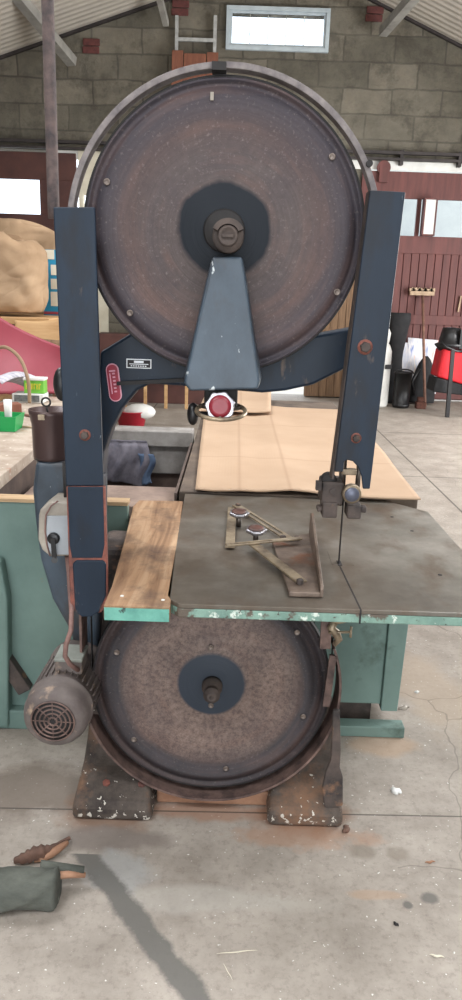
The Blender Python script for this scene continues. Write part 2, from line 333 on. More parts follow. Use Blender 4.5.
# ------------------------------------------------------------------ mesh builder
class MB:
    def __init__(s): s.bm = bmesh.new()
    def quadbox(s, vs, smooth=False):
        v = [s.bm.verts.new(p) for p in vs]
        for f in ((0, 3, 2, 1), (4, 5, 6, 7), (0, 1, 5, 4), (1, 2, 6, 5), (2, 3, 7, 6), (3, 0, 4, 7)):
            s.bm.faces.new([v[i] for i in f])
        return s
    def box(s, a, b):
        x0, y0, z0 = a; x1, y1, z1 = b
        return s.quadbox([(x0, y0, z0), (x1, y0, z0), (x1, y1, z0), (x0, y1, z0), (x0, y0, z1), (x1, y0, z1), (x1, y1, z1), (x0, y1, z1)])
    def bar(s, p0, p1, w, h, up=(0, 0, 1)):
        p0, p1, up = Vector(p0), Vector(p1), Vector(up)
        d = (p1-p0).normalized(); a = d.cross(up).normalized()*w/2; b = a.cross(d).normalized()*h/2
        return s.quadbox([p0-a-b, p0+a-b, p0+a+b, p0-a+b, p1-a-b, p1+a-b, p1+a+b, p1-a+b])
    def prism(s, pts, vec, smooth_side=False):
        vec = Vector(vec); a = [s.bm.verts.new(p) for p in pts]; b = [s.bm.verts.new(Vector(p)+vec) for p in pts]
        n = len(a)
        s.bm.faces.new(a[::-1]); s.bm.faces.new(b)
        for i in range(n):
            f = s.bm.faces.new((a[i], a[(i+1) % n], b[(i+1) % n], b[i])); f.smooth = smooth_side
        return s
    def ppoly(s, px, Y0, Y1):            # outline traced at Y0, extruded back to Y1
        pts = [P(x, y, Y0) for x, y in px]
        return s.prism(pts, (0, Y1-Y0, 0))
    def loft(s, rings, cap=True, smooth=True, closed=False):
        rs = [[s.bm.verts.new(p) for p in r] for r in rings]; n = len(rs[0])
        m = len(rs) if closed else len(rs)-1
        for i in range(m):
            A, B = rs[i], rs[(i+1) % len(rs)]
            for j in range(n):
                f = s.bm.faces.new((A[j], A[(j+1) % n], B[(j+1) % n], B[j])); f.smooth = smooth
        if cap and not closed: s.bm.faces.new(rs[0][::-1]); s.bm.faces.new(rs[-1])
        return s
    def lathe(s, prof, c, axis=(0, -1, 0), n=48, smooth=True):
        ax = Vector(axis).normalized(); u = ax.orthogonal().normalized(); v = ax.cross(u); c = Vector(c)
        rings = [[c+ax*h+(u*math.cos(2*PI*k/n)+v*math.sin(2*PI*k/n))*max(r, 1e-4) for k in range(n)] for r, h in prof]
        return s.loft(rings, smooth=smooth)
    def cyl(s, p0, p1, r, r2=None, n=20):
        p0, p1 = Vector(p0), Vector(p1); return s.lathe([(r, 0), (r if r2 is None else r2, (p1-p0).length)], p0, p1-p0, n)
    def tube(s, path, r, n=10, closed=False, flat=1.0):
        path = [Vector(p) for p in path]; rings = []; prev = None; L = len(path)
        for i, p in enumerate(path):
            if closed: d = path[(i+1) % L]-path[i-1]
            else: d = path[min(i+1, L-1)]-path[max(i-1, 0)]
            d.normalize()
            u = prev - d*prev.dot(d) if prev else d.orthogonal()
            u.normalize(); prev = u; v = d.cross(u)
            rr = r[i] if isinstance(r, (list, tuple)) else r
            rings.append([p+(u*math.cos(2*PI*k/n)+v*math.sin(2*PI*k/n)*flat)*rr for k in range(n)])
        return s.loft(rings, closed=closed)
    def band(s, c, r0, r1, y0, y1, a0, a1, n=64):    # curved strip about an axis along Y, angles in degrees
        rings = []
        for i in range(n+1):
            a = math.radians(a0+(a1-a0)*i/n); ca, sa = math.cos(a), math.sin(a)
            rings.append([(c[0]+r*ca, y, c[1]+r*sa) for r, y in ((r0, y0), (r1, y0), (r1, y1), (r0, y1))])
        return s.loft(rings, smooth=False)
    def ring(s, c, R, r, axis=(0, 0, 1), n=40, m=10):
        ax = Vector(axis).normalized(); u = ax.orthogonal().normalized(); v = ax.cross(u); c = Vector(c)
        return s.tube([c+(u*math.cos(2*PI*k/n)+v*math.sin(2*PI*k/n))*R for k in range(n)], r, m, closed=True)
    def blob(s, c, rad, n=16, m=10, wob=0.0, seed=0):
        rnd = random.Random(seed); c = Vector(c); rings = []
        for i in range(m+1):
            t = PI*i/m; rr = max(math.sin(t), .02)
            rings.append([c+Vector((rad[0]*rr*math.cos(2*PI*k/n), rad[1]*rr*math.sin(2*PI*k/n), -rad[2]*math.cos(t)))*(1+wob*(rnd.random()-.5)) for k in range(n)])
        return s.loft(rings)
    def surf(s, f, nu, nv, thick=.004):     # sheet with real thickness
        g = [[Vector(f(i/nu, j/nv)) for j in range(nv+1)] for i in range(nu+1)]
        def nrm(i, j):
            a = g[min(i+1, nu)][j]-g[max(i-1, 0)][j]; b = g[i][min(j+1, nv)]-g[i][max(j-1, 0)]
            n = a.cross(b); return n.normalized() if n.length > 0 else Vector((0, 0, 1))
        top = [[s.bm.verts.new(g[i][j]) for j in range(nv+1)] for i in range(nu+1)]
        bot = [[s.bm.verts.new(g[i][j]-nrm(i, j)*thick) for j in range(nv+1)] for i in range(nu+1)]
        for i in range(nu):
            for j in range(nv):
                a = s.bm.faces.new((top[i][j], top[i+1][j], top[i+1][j+1], top[i][j+1])); a.smooth = True
                b = s.bm.faces.new((bot[i][j], bot[i][j+1], bot[i+1][j+1], bot[i+1][j])); b.smooth = True
        for i in range(nu):
            s.bm.faces.new((top[i][0], bot[i][0], bot[i+1][0], top[i+1][0])); s.bm.faces.new((top[i][nv], top[i+1][nv], bot[i+1][nv], bot[i][nv]))
        for j in range(nv):
            s.bm.faces.new((top[0][j], top[0][j+1], bot[0][j+1], bot[0][j])); s.bm.faces.new((top[nu][j], bot[nu][j], bot[nu][j+1], top[nu][j+1]))
        return s
    def build(s, name, m, parent=None, origin=None, bevel=0, seg=2, kind=None, label=None, cat=None, group=None, sub=0):
        bmesh.ops.recalc_face_normals(s.bm, faces=s.bm.faces[:])
        me = bpy.data.meshes.new(name)
        base = Vector((0, 0, 0)); q = parent
        while q: base += q.location; q = q.parent
        if origin is None:
            if parent or kind: o_ = base
            else:
                xs = [v.co for v in s.bm.verts]
                o_ = Vector(((min(v.x for v in xs)+max(v.x for v in xs))/2, (min(v.y for v in xs)+max(v.y for v in xs))/2, min(v.z for v in xs)))
        else: o_ = Vector(origin)
        for v in s.bm.verts: v.co -= o_
        s.bm.to_mesh(me); s.bm.free()
        me.materials.append(m if not isinstance(m, str) else M[m])
        o = bpy.data.objects.new(name, me); COL.objects.link(o); o.location = o_-base
        if parent: o.parent = parent
        if bevel:
            b = o.modifiers.new('bevel', 'BEVEL'); b.width = bevel; b.segments = seg; b.limit_method = 'ANGLE'; b.angle_limit = math.radians(40)
        if sub:
            b = o.modifiers.new('sub', 'SUBSURF'); b.levels = sub; b.render_levels = sub
        tag(o, label, cat, group, kind); return o
def tag(o, label=None, cat=None, group=None, kind=None):
    if label: o['label'] = label
    if cat: o['category'] = cat
    if group: o['group'] = group
    if kind: o['kind'] = kind
def thing(name, loc, label, cat, group=None):
    o = bpy.data.objects.new(name, None); COL.objects.link(o); o.location = Vector(loc); o.empty_display_size = .1
    tag(o, label, cat, group); return o

# ================================================================== THE SETTING
YW = 12.0
XL, XR, YB = -4.8, 5.4, -4.2
AX = .55
def roof_z(x): return 6.07-(.335 if x < AX else .41)*abs(x-AX)
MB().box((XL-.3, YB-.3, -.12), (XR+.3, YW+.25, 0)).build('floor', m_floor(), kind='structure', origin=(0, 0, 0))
blk = m_block()
w = MB()
w.box((XL, YW, 3.5), (-.30, YW+.22, 4.1))
def wallpoly(px): w.prism([(x, YW, z) for x, z in px], (0, .22, 0))
wx0, wx1, wz0, wz1 = -.27, 1.12, 4.90, 5.38
w.box((-.30, YW, 3.5), (XR, YW+.22, 4.1))
wallpoly([(XL, 4.1), (wx0, 4.1), (wx0, roof_z(wx0)), (XL, roof_z(XL))])
wallpoly([(wx1, 4.1), (XR, 4.1), (XR, max(4.1, roof_z(XR))), (wx1, roof_z(wx1))]) if roof_z(XR) > 4.1 else wallpoly([(wx1, 4.1), (XR, 4.1), (wx1, roof_z(wx1))])
wallpoly([(wx0, 4.1), (wx1, 4.1), (wx1, wz0), (wx0, wz0)])
wallpoly([(wx0, wz1), (wx1, wz1), (wx1, roof_z(wx1)), (AX, roof_z(AX)), (wx0, roof_z(wx0))])
w.box((-2.0, YW, 0), (.28, YW+.22, 3.5))          # pier behind the saw
w.build('wall_back', blk, kind='structure', origin=(0, 0, 0))
# left wall with no opening, right wall with a wide doorway, rear wall with an unseen doorway added for light
MB().box((XL-.22, YB, 0), (XL, YW+.22, 4.25)).build('wall_left', blk, kind='structure', origin=(0, 0, 0))
wr = MB().box((XR, YB, 0), (XR+.22, 5.2, 4.0)).box((XR, 9.6, 0), (XR+.22, YW+.22, 4.0)).box((XR, 5.2, 3.3), (XR+.22, 9.6, 4.0))
wr.build('wall_right', blk, kind='structure', origin=(0, 0, 0))
wb = MB().box((XL, YB-.22, 0), (-2.6, YB, 3.8)).box((3.0, YB-.22, 0), (XR, YB, 3.8)).box((XL, YB-.22, 3.8), (XR, YB, 4.1))
wb.prism([(XL, YB-.22, 4.1), (XR, YB-.22, 4.1), (AX, YB-.22, 6.05)], (0, .22, 0))
wb.build('wall_rear', blk, kind='structure', origin=(0, 0, 0))
# roof with unseen openings added over the camera for light
def slope(side):
    m = MB()
    def s_(xa, xb, ya, yb):
        m.quadbox([(xa, ya, roof_z(xa)), (xb, ya, roof_z(xb)), (xb, yb, roof_z(xb)), (xa, yb, roof_z(xa)),
                   (xa, ya, roof_z(xa)+.06), (xb, ya, roof_z(xb)+.06), (xb, yb, roof_z(xb)+.06), (xa, yb, roof_z(xa)+.06)])
    if side < 0: e0, e1, h0, h1 = XL-.3, AX, -3.6, -1.2
    else: e0, e1, h0, h1 = AX, XR+.3, 1.5, 3.9
    ys = [YB-.3, -2.2, -.6, 2.6, 4.2, YW+.5]
    s_(e0, h0, ys[0], ys[-1]); s_(h1, e1, ys[0], ys[-1])
    s_(h0, h1, ys[0], ys[1]); s_(h0, h1, ys[2], ys[3]); s_(h0, h1, ys[4], ys[5])
    return m
roofm = m_roof()
rf = slope(-1); r2 = slope(1)
rf.build('ceiling', roofm, kind='structure', origin=(0, 0, 0)); r2.build('ceiling', roofm, kind='structure', origin=(0, 0, 0))
# white strip and steel track over the doors, brown fascia along the roof edge
t1 = MB().box((-2.85, YW-.02, 3.38), (XR, YW-.002, 3.5)); t1.build('trim_1', M['white'], kind='structure', origin=(0, 0, 0))
t1 = MB().box((-4.8, YW-.13, 3.58), (XR, YW-.05, 3.62)).box((-4.8, YW-.13, 3.50), (XR, YW-.06, 3.53))
for k in range(12): t1.box((-4.5+.85*k, YW-.12, 3.44), (-4.45+.85*k, YW-.002, 3.64))
t1.build('trim_2', M['trackdark'], kind='structure', origin=(0, 0, 0))
for sgn, nm in ((-1, 'trim_3'), (1, 'trim_4')):
    xe = XL if sgn < 0 else XR
    MB().quadbox([(AX, YW-.06, 6.03), (xe, YW-.06, roof_z(xe)-.045), (xe, YW-.003, roof_z(xe)-.045), (AX, YW-.003, 6.03),
                  (AX, YW-.06, 6.065), (xe, YW-.06, roof_z(xe)-.005), (xe, YW-.003, roof_z(xe)-.005), (AX, YW-.003, 6.065)]).build(nm, M['trackdark'], kind='structure', origin=(0, 0, 0))
# high window
fr = MB()
def frame(m, x0, x1, z0, z1, y, wd, dp):
    m.box((x0, y, z0), (x1, y+dp, z0+wd)).box((x0, y, z1-wd), (x1, y+dp, z1)).box((x0, y, z0+wd), (x0+wd, y+dp, z1-wd)).box((x1-wd, y, z0+wd), (x1, y+dp, z1-wd))
frame(fr, wx0-.02, wx1+.05, wz0-.01, wz1+.06, YW-.05, .055, .06)
frame(fr, wx0+.035, wx1-.005, wz0+.045, wz1+.005, YW-.03, .03, .03)
win = fr.build('window_1', M['bluewhite'], kind='structure', bevel=.004, origin=(0, 0, 0))
MB().box((wx0+.05, YW-.015, wz0+.06), (wx1-.02, YW-.01, wz1)).build('pane', M['glass'], win)
b = MB()
for k in range(1, 5): b.box((wx0+.05+k*.258, YW+.1, wz0), (wx0+.062+k*.258, YW+.112, wz1))
b.build('window_bar', M['cream'], win)

# brick patches at the corbels
for (px, py, nm, n) in ((374, 14, 5, 2), (91, 46, 5, 2), (180, 8, 5, 2)):
    c = P(px, py, YW); m = MB()
    for r_ in range(2):
        for k in range(1): m.box((c.x-.12+.01*r_, YW-.03, c.z-.10+.10*r_), (c.x+.12+.01*r_, YW-.001, c.z-.01+.10*r_))
    m.build('trim_7', M['brick'], kind='structure', origin=(0, 0, 0), bevel=.01)

# roof braces (truss struts)
def strut(a, b, w_, h_, label, grp=None):
    MB().bar(a, b, w_, h_).build('trim_8', M['truss'], kind='structure', bevel=.004, origin=(0, 0, 0))
a = P(72, 62, 11.7); strut(a, P(14, -8, 10.4), .14, .12, '')
a = P(383, 32, 11.8); strut(a, P(418, -8, 10.6), .12, .12, '')
a = P(166, 24, 11.8); strut(a, P(158, -8, 11.3), .08, .08, '')

# right sliding doors: frame + vertical boards, glazed strip at the top
dz1 = 3.36
d = MB(); dy0, dy1 = YW-.04, YW+.02
xA, xB = 1.78, XR-.02
WZ0, WZ1 = 2.47, 2.99
d.box((xA, dy0, WZ1), (xB, dy1, dz1)); d.box((xA, dy0, 2.22), (xB, dy1, WZ0))
for x0, x1 in ((xA, xA+.25), (2.63, 2.69), (3.60, 3.75), (4.6, 4.75), (xB-.1, xB)): d.box((x0, dy0, WZ0), (x1, dy1, WZ1))
xx = xA
while xx < xB-.01:
    x2 = min(xx+.118, xB); d.box((xx, dy0+.012, .04), (x2-.008, dy1, 2.22)); xx += .12
d.box((xA, dy1+.001, .02), (xB, dy1+.012, 2.24))
d.box((xA, dy0-.015, 1.18), (xB, dy0+.02, 1.32)); d.box((xA, dy0-.015, .04), (xB, dy0+.02, .2)); d.box((3.55, dy0-.015, .2), (3.68, dy0+.02, 2.25))
dr = d.build('door_1', M['doorred'], kind='structure', origin=(0, 0, 0), bevel=.003, seg=1)
MB().box((xA+.25, YW-.012, WZ0), (2.63, YW-.006, WZ1)).box((2.69, YW-.012, WZ0), (3.60, YW-.006, WZ1)).box((3.75, YW-.012, WZ0), (4.6, YW-.006, WZ1)).build('pane', M['glass'], dr)
frm = MB(); frame(frm, 2.0, 2.22, 2.44, 2.94, YW-.09, .03, .03)
# casement hinged open beside the middle pane
MB().box((2.70, YW-.2, WZ0+.0), (2.72, YW-.045, WZ1)).box((2.87, YW-.2, WZ0), (2.89, YW-.045, WZ1)).box((2.72, YW-.2, WZ0), (2.87, YW-.045, WZ0+.02)).box((2.72, YW-.2, WZ1-.02), (2.87, YW-.045, WZ1)).build('window_frame', M['doorred'], dr)
MB().box((2.72, YW-.19, WZ0+.02), (2.87, YW-.18, WZ1-.02)).build('casement_pane', M['white'], dr)
MB().cyl((2.08, YW-.09, 3.40), (2.08, YW-.05, 3.40), .10).box((2.02, YW-.1, 3.2), (2.14, YW-.05, 3.40)).build('door_roller', M['doorred'], dr)
MB().bar(P(458, 312, YW-.06), P(461, 296, YW-.06), .03, .02).build('door_handle', M['broomwood'], dr)
# dark left doors
d = MB()
ax0, ax1 = XL+.02, -2.45
lz0, lz1 = 2.60, 3.085
d.box((ax0, dy0, lz1), (ax1, dy1, 3.46)); d.box((ax0, dy0, .04), (ax1, dy1, lz0)); d.box((-3.0, dy0, lz0), (ax1, dy1, lz1)); d.box((ax0, dy0, lz0), (-4.4, dy1, lz1))
d.box((ax0, dy0-.02, 2.3), (ax1, dy0+.01, 2.45)); d.box((-2.75, dy0-.02, .04), (-2.6, dy0+.01, 2.3))
dl = d.build('door_2', M['doordark'], kind='structure', origin=(0, 0, 0), bevel=.004, seg=1)
MB().box((-4.4, YW-.012, lz0), (-3.0, YW-.006, lz1)).build('pane', M['glass'], dl)
# pale jamb panel beside the left doors, a slit of daylight beside it
MB().box((-2.42, YW-.03, 0), (-2.36, YW+.1, 3.5)).box((-2.36, YW-.03, 0), (-2.0, YW+.1, 2.62)).box((-2.20, YW-.03, 2.62), (-2.0, YW+.1, 3.5)).box((-2.36, YW-.03, 2.9), (-2.2, YW+.1, 3.5)).build('trim_5', M['cream'], kind='structure', origin=(0, 0, 0), bevel=.004)
# open doorway in the middle: lintel and a brown plank leaf standing open
MB().box((.28, YW, 2.3), (1.80, YW+.22, 3.5)).box((1.12, YW, 0), (1.80, YW+.22, 2.3)).build('trim_6', blk, kind='structure', origin=(0, 0, 0))
d = MB()
for k in range(6): d.box((1.10+.115*k, YW-.09, .02), (1.21+.115*k, YW-.045, 2.25))
d.box((1.10, YW-.045, .3), (1.79, YW-.01, .42)).box((1.10, YW-.045, 1.8), (1.79, YW-.01, 1.92))
d.build('door_3', M['rawplank'], kind='structure', origin=(0, 0, 0), bevel=.004, seg=1)
# outside: paved yard and pale facade across it
MB().box((-14, YW+.22, -.14), (16, 40, -.02)).build('ground', pm('yard_paving', (214, 208, 198), (190, 184, 174), 2, .9), kind='structure', origin=(0, 0, 0))
fac = MB().box((2.6, 20.5, -.02), (9, 20.8, 6.2)).build('wall_yard', pm('weathered_white_facade', (184, 184, 178), (166, 167, 163), 1.2, .9), kind='structure', origin=(0, 0, 0))

# ================================================================== THE BAND SAW
Yw = 1.98
UC = Vector((-.039, Yw, 1.682)); LC = Vector((-.040, Yw, .424)); RW = .347
saw = thing('band_saw', (-.04, 2.1, 0), 'large old blue-grey band saw with two big spoked-less disc wheels standing in the middle of the workshop', 'band saw')
saw['label'] = 'large old blue-grey band saw with two solid disc wheels in the middle'

def wheel(c, mat_, name, holes, low=False):
    prof = [(RW-.004, -.062), (RW, -.058), (RW, -.002), (RW-.003, .001), (RW-.008, .001), (RW-.010, -.006), (RW-.022, -.006), (RW-.024, 0), (.30, 0)]
    if low: prof += [(.30, .0), (.262, -.001), (.10, -.003), (.09, .001)]
    else: prof += [(.27, -.002), (.13, -.006), (.115, -.001), (.06, .001), (.05, .004)]
    prof = [(r, h) for r, h in prof]+[(.0, prof[-1][1])]
    prof = [(.02, -.062)]+prof
    m = MB(); m.lathe(prof, c, (0, -1, 0), 128)
    wl = m.build(name, mat_, saw, origin=c)
    m = MB(); m.lathe([(RW+.0015, -.055), (RW+.0035, -.05), (RW+.0035, -.006), (RW+.0015, -.001), (RW-.001, -.001), (RW-.001, -.055)], c, (0, -1, 0), 128)
    m.build('tyre', M['dark'], wl)
    for a_, rr in holes:
        p = c+Vector((math.cos(a_)*rr, -.0015, math.sin(a_)*rr))
        MB().lathe([(.0085, 0), (.0085, .003), (.006, .004), (.0045, .002), (0, .002)], p, (0, -1, 0), 14).build('screw', M['screw'], wl)
    return wl
def ang(px, py, c, Y=Yw):
    q = P(px, py, Y)-c; return (math.atan2(q.z, q.x), math.hypot(q.x, q.z))
uw = wheel(UC, M['wheel_up'], 'upper_wheel', [ang(107, 182, UC), ang(332, 157, UC), ang(130, 313, UC), ang(337, 292, UC)])
lw = wheel(LC, M['wheel_low'], 'lower_wheel', [ang(117, 652, LC), ang(134, 739, LC), ang(297, 632, LC), ang(303, 716, LC), ang(226, 768, LC), ang(211, 647, LC), ang(211, 705, LC)], True)
q = P(212, 96, Yw-.006)
MB().box((q.x-.004, Yw-.006, q.z-.009), (q.x+.004, Yw+.004, q.z+.009)).build('balance_weight', M['beige'], uw)
# hub of the lower wheel: stepped shaft end
hc = P(210, 684, 1.93)
hc = Vector((LC.x+.003, Yw, LC.z-.0))
MB().lathe([(.03, -.0), (.03, .018), (.026, .021), (.026, .034), (.021, .036), (.021, .052), (.024, .053), (.024, .062), (.015, .066), (.015, .074), (.006, .075), (.005, .068), (0, .068)], hc, (0, -1, 0), 32).build('shaft_end', M['castiron'], lw)
# upper hub
MB().lathe([(.052, 0), (.052, .012), (.047, .018), (.0, .018)], UC, (0, -1, 0), 40).build('hub', M['dark'], uw)

# bearing pylon in front of the upper wheel
Yp = 1.865
def pp(x, y, Y=Yp): return P(x, y, Y)
top = [pp(212, 256), pp(242, 256), pp(246, 280), pp(260, 381), pp(258, 389), pp(190, 391), pp(184, 383), pp(206, 280)]
fr_ = [v.copy() for v in top]
for v, yy in zip(fr_, (1.90, 1.90, 1.895, 1.865, 1.862, 1.862, 1.865, 1.895)): v.y = yy
bk = [Vector((v.x, 1.955, v.z)) for v in fr_]
c_ = sum((v.x for v in fr_))/8
for v in bk: v.x = c_+(v.x-c_)*1.08
pyl = MB().loft([fr_, bk], smooth=False).build('bearing_pylon', M['blue'], saw, bevel=.006, seg=3)
bc = Vector((UC.x+.004, 1.955, UC.z))
hb = P(228, 236, 1.88)
hx, hz = hb.x, hb.z
MB().lathe([(.038, 0), (.038, .055), (.034, .066), (.0, .066)], (hx, 1.955, hz), (0, -1, 0), 40).build('bearing_housing', M['castiron'], saw)
MB().lathe([(.024, 0), (.024, .018), (.021, .022), (.018, .022), (.016, .019), (0, .019)], (hx, 1.892, hz), (0, -1, 0), 28).box((hx-.013, 1.868, hz-.003), (hx+.013, 1.873, hz+.003)).build('shaft_end', M['castiron'], pyl)
MB().band((hx, hz), .027, .040, 1.872, 1.895, 25, 155, 16).build('bearing_cap', M['castiron'], pyl)
# carriage neck behind the pylon foot, handwheel beneath
nk = P(222, 398, 1.93)
MB().box((nk.x-.045, 1.90, nk.z-.02), (nk.x+.04, 2.10, nk.z+.05)).build('wheel_carriage', M['dark'], saw, bevel=.006)
hwc = P(221, 411, 1.90)
hw = MB().ring(hwc, .062, .0055, (0, -.2, 1), n=56).build('tension_handwheel', M['brass_steel'], saw)
m = MB()
for k in range(3):
    a_ = 2*PI*k/3+.5; m.tube([hwc, hwc+Vector((math.cos(a_)*.06, math.sin(a_)*.06, math.sin(a_)*.012))], .005, 8)
m.cyl(hwc-Vector((0, 0, .012)), hwc+Vector((0, 0, .05)), .014); m.build('spoke', M['steel'], hw)
def scallop_knob(c, axis, R, depth, parent, face, label=None, lobes=7):
    ax = Vector(axis).normalized(); u = ax.orthogonal().normalized(); v = ax.cross(u); c = Vector(c); n = 84
    def rg(R_, h): return [c+ax*h+(u*math.cos(2*PI*k/n)+v*math.sin(2*PI*k/n))*(R_*(1+.07*max(-.4, math.cos(lobes*2*PI*k/n)))) for k in range(n)]
    k_ = MB().loft([rg(R*.9, 0), rg(R, depth*.25), rg(R, depth*.8), rg(R*.93, depth)]).build('knob', M['chrome'], parent)
    MB().lathe([(R*.78, 0), (R*.78, .002), (R*.45, .0035), (R*.2, .002), (0, .002)], c+ax*depth, ax, 36).build('knob_face', M[face], k_)
    return k_
kn = P(220, 407, 1.86)
scallop_knob(kn+Vector((0, .012, 0)), (0, -1, .12), .036, .018, saw, 'redplastic')
MB().cyl(kn+Vector((0, .012, 0)), kn+Vector((0, .07, 0)), .012).build('knob_spindle', M['steel'], saw)
bk_ = P(193, 414, 1.97)
MB().blob(bk_, (.016, .02, .03), 20, 12).cyl(bk_, bk_+Vector((.05, 0, .0)), .008).build('black_ball_handle', M['blackplastic'], saw)

# main frame: arm behind the wheel, curved neck behind the left guard
arm_l = [(100, 352), (126, 336), (150, 322), (240, 322), (258, 345), (345, 330), (372, 325), (372, 352), (341, 371), (313, 385), (285, 391), (262, 393), (181, 386), (150, 384), (137, 391), (122, 409), (112, 428), (104, 452), (100, 500), (94, 500)]
MB().ppoly(arm_l, 2.065, 2.16).build('frame_arm', M['navy'], saw, bevel=.008)
fw = P(112, 345, 2.064)
neck = [(62, 462), (35, 462), (32, 490), (35, 522), (40, 560), (52, 600), (70, 632), (76, 655), (98, 655), (100, 600), (100, 470)]
MB().ppoly(neck, 2.10, 2.24).build('frame_neck', M['blue'], saw, bevel=.014, seg=4)
MB().box((-.40, 2.14, .30), (-.10, 2.34, .78)).build('frame_base', M['castiron'], saw, bevel=.02)
m = MB(); m.box((-.36, 2.10, .22), (.30, 2.30, .36)); m.build('base_tie', M['footiron'], saw, bevel=.015)
m = MB().bar(P(117, 383.5, 2.055), P(184, 380, 2.055), .010, .010); m.build('lever_rod', M['dark'], saw)
MB().ppoly([(92, 470), (104, 450), (104, 590), (110, 560), (118, 500), (110, 470)], 2.07, 2.09) if False else None
# red oval badge with pale outline and letter marks, and the small maker's plate
def capsule(cx, cz, hw_, hh, y, d_, rot, n=12, shape='cap'):
    pts = []
    for k in range(n+1): a_ = PI*k/n; pts.append((hw_*math.cos(a_), hh-hw_+hw_*math.sin(a_)))
    for k in range(n+1): a_ = PI+PI*k/n; pts.append((hw_*math.cos(a_), -hh+hw_+hw_*math.sin(a_)))
    c, s = math.cos(rot), math.sin(rot)
    return [(cx+x*c-z*s, y, cz+x*s+z*c) for x, z in pts]
yb = 2.0645
bc_ = P(114, 382.5, yb); rt = -.11+math.radians(1)
bp = MB().prism(capsule(bc_.x, bc_.z, .0175, .052, yb-.003, 0, .12), (0, .003, 0)).build('badge', M['badgepink'], saw)
MB().prism(capsule(bc_.x, bc_.z, .0145, .049, yb-.0045, 0, .12), (0, .002, 0)).build('badge_field', M['badgered'], bp)
m = MB(); c, s = math.cos(.12), math.sin(.12)
def bmk(x0, x1, z0, z1):
    pts = [(x0, z0), (x1, z0), (x1, z1), (x0, z1)]
    m.prism([(bc_.x+x*c-z*s, yb-.006, bc_.z+x*s+z*c) for x, z in pts], (0, .002, 0))
bmk(-.009, -.0062, -.030, .026); bmk(-.009, .008, .030, .034)
for k in range(6): bmk(-.001, .006, .0225-.0098*k, .0268-.0098*k)
m.build('badge_lettering', M['badgepink'], bp)
pc = P(139, 364, yb)
np_ = MB().box((pc.x-.034, yb-.003, pc.z-.0115), (pc.x+.034, yb, pc.z+.0135)).build('maker_plate', M['label'], saw)
m = MB().box((pc.x-.031, yb-.004, pc.z-.009), (pc.x+.031, yb-.002, pc.z+.011)); m.build('plate_field', M['dark'], np_)
m = MB(); m.box((pc.x-.013, yb-.005, pc.z+.003), (pc.x+.013, yb-.003, pc.z+.009)).box((pc.x-.026, yb-.005, pc.z-.001), (pc.x+.026, yb-.003, pc.z+.001))
for k in range(7): m.box((pc.x-.022+.0064*k, yb-.005, pc.z-.0065), (pc.x-.018+.0064*k, yb-.003, pc.z-.0038))
m.build('plate_lettering', M['label'], np_)

# left guard: folded steel cover over the rising blade
Yg = 1.905
lg = [(53, 207), (95, 207), (103, 430), (104.5, 500), (104.5, 610), (72, 610), (66, 500), (62, 430)]
zt = P(74, 207, Yg).z
g1 = [P(53, 207, Yg), P(95, 207, Yg), P(103.5, 486, Yg), P(66, 486, Yg)]
m = MB(); m.prism(g1, (0, .010, 0))
gl = m.build('left_blade_guard', M['navy'], saw, bevel=.003)
a_, b_ = P(53.2, 207, Yg), P(66.2, 486, Yg)
m = MB(); m.quadbox([(a_.x, Yg+.01, a_.z), (a_.x+.006, Yg+.01, a_.z), (a_.x+.006, 2.05, a_.z), (a_.x, 2.05, a_.z), (b_.x, Yg+.01, b_.z), (b_.x+.006, Yg+.01, b_.z), (b_.x+.006, 2.05, b_.z), (b_.x, 2.05, b_.z)])
m.build('guard_side', M['navy'], gl)
# lower cast column front with red oxide showing at its edges
m = MB().ppoly([(66, 486.5), (105, 486.5), (108, 590), (106.5, 606), (101, 613), (76, 613), (70, 606)], Yg-.002, Yg+.016)
_cb = MB().ppoly([(68, 480), (100, 480), (103, 600), (76, 600)], Yg+.018, 2.03).build('column_body', M['navy'], saw, bevel=.01)
red = m.build('column_casting', M['rustred'], saw, bevel=.004)
m = MB().ppoly([(67.5, 486.8), (103, 486.8), (104.5, 545), (102, 558), (72, 558), (69.5, 545)], Yg-.0035, Yg-.001); m.build('painted_panel', M['navy'], red, bevel=.002)
m = MB().ppoly([(72.5, 564), (76, 560.5), (103, 560.5), (106, 564), (105.8, 596), (99, 612), (91, 617), (82, 617), (75, 612)], Yg-.0065, Yg+.002); m.build('painted_panel', M['navy'], red, bevel=.003)
def bolt(px, py, Y, r, parent, mt='castiron'):
    c = P(px, py, Y)
    MB().lathe([(r*1.35, 0), (r*1.35, .002), (0, .002)], c, (0, -1, 0), 24).build('washer', M['rustred'], parent)
    MB().lathe([(r, 0), (r, .008), (r*.85, .011), (0, .011)], c+Vector((0, -.002, 0)), (0, -1, 0), 6, smooth=False).build('bolt', M[mt], parent)
bolt(85, 435, Yg, .011, gl)
# right guard leaning slightly outwards at the top, arched notch at its foot
Yr = 1.905
rp = [(370, 190), (405.5, 192), (370, 489), (363, 489), (361.5, 476), (358, 467), (353, 461.5), (347, 460), (344, 462), (343, 472), (334.5, 472)]
gr_ = MB().ppoly(rp, Yr, Yr+.010).build('right_blade_guard', M['navy'], saw, bevel=.0025)
a_, b_ = P(370, 190, Yr), P(332, 480, Yr)
MB().quadbox([(a_.x, Yr+.008, a_.z), (a_.x+.006, Yr+.008, a_.z), (a_.x+.006, 1.96, a_.z), (a_.x, 1.96, a_.z), (b_.x, Yr+.008, b_.z), (b_.x+.006, Yr+.008, b_.z), (b_.x+.006, 1.965, b_.z), (b_.x, 1.965, b_.z)]).build('guard_side', M['castiron'], gr_)
bolt(365, 347, Yr, .014, gr_); bolt(356, 438, Yr, .010, gr_)
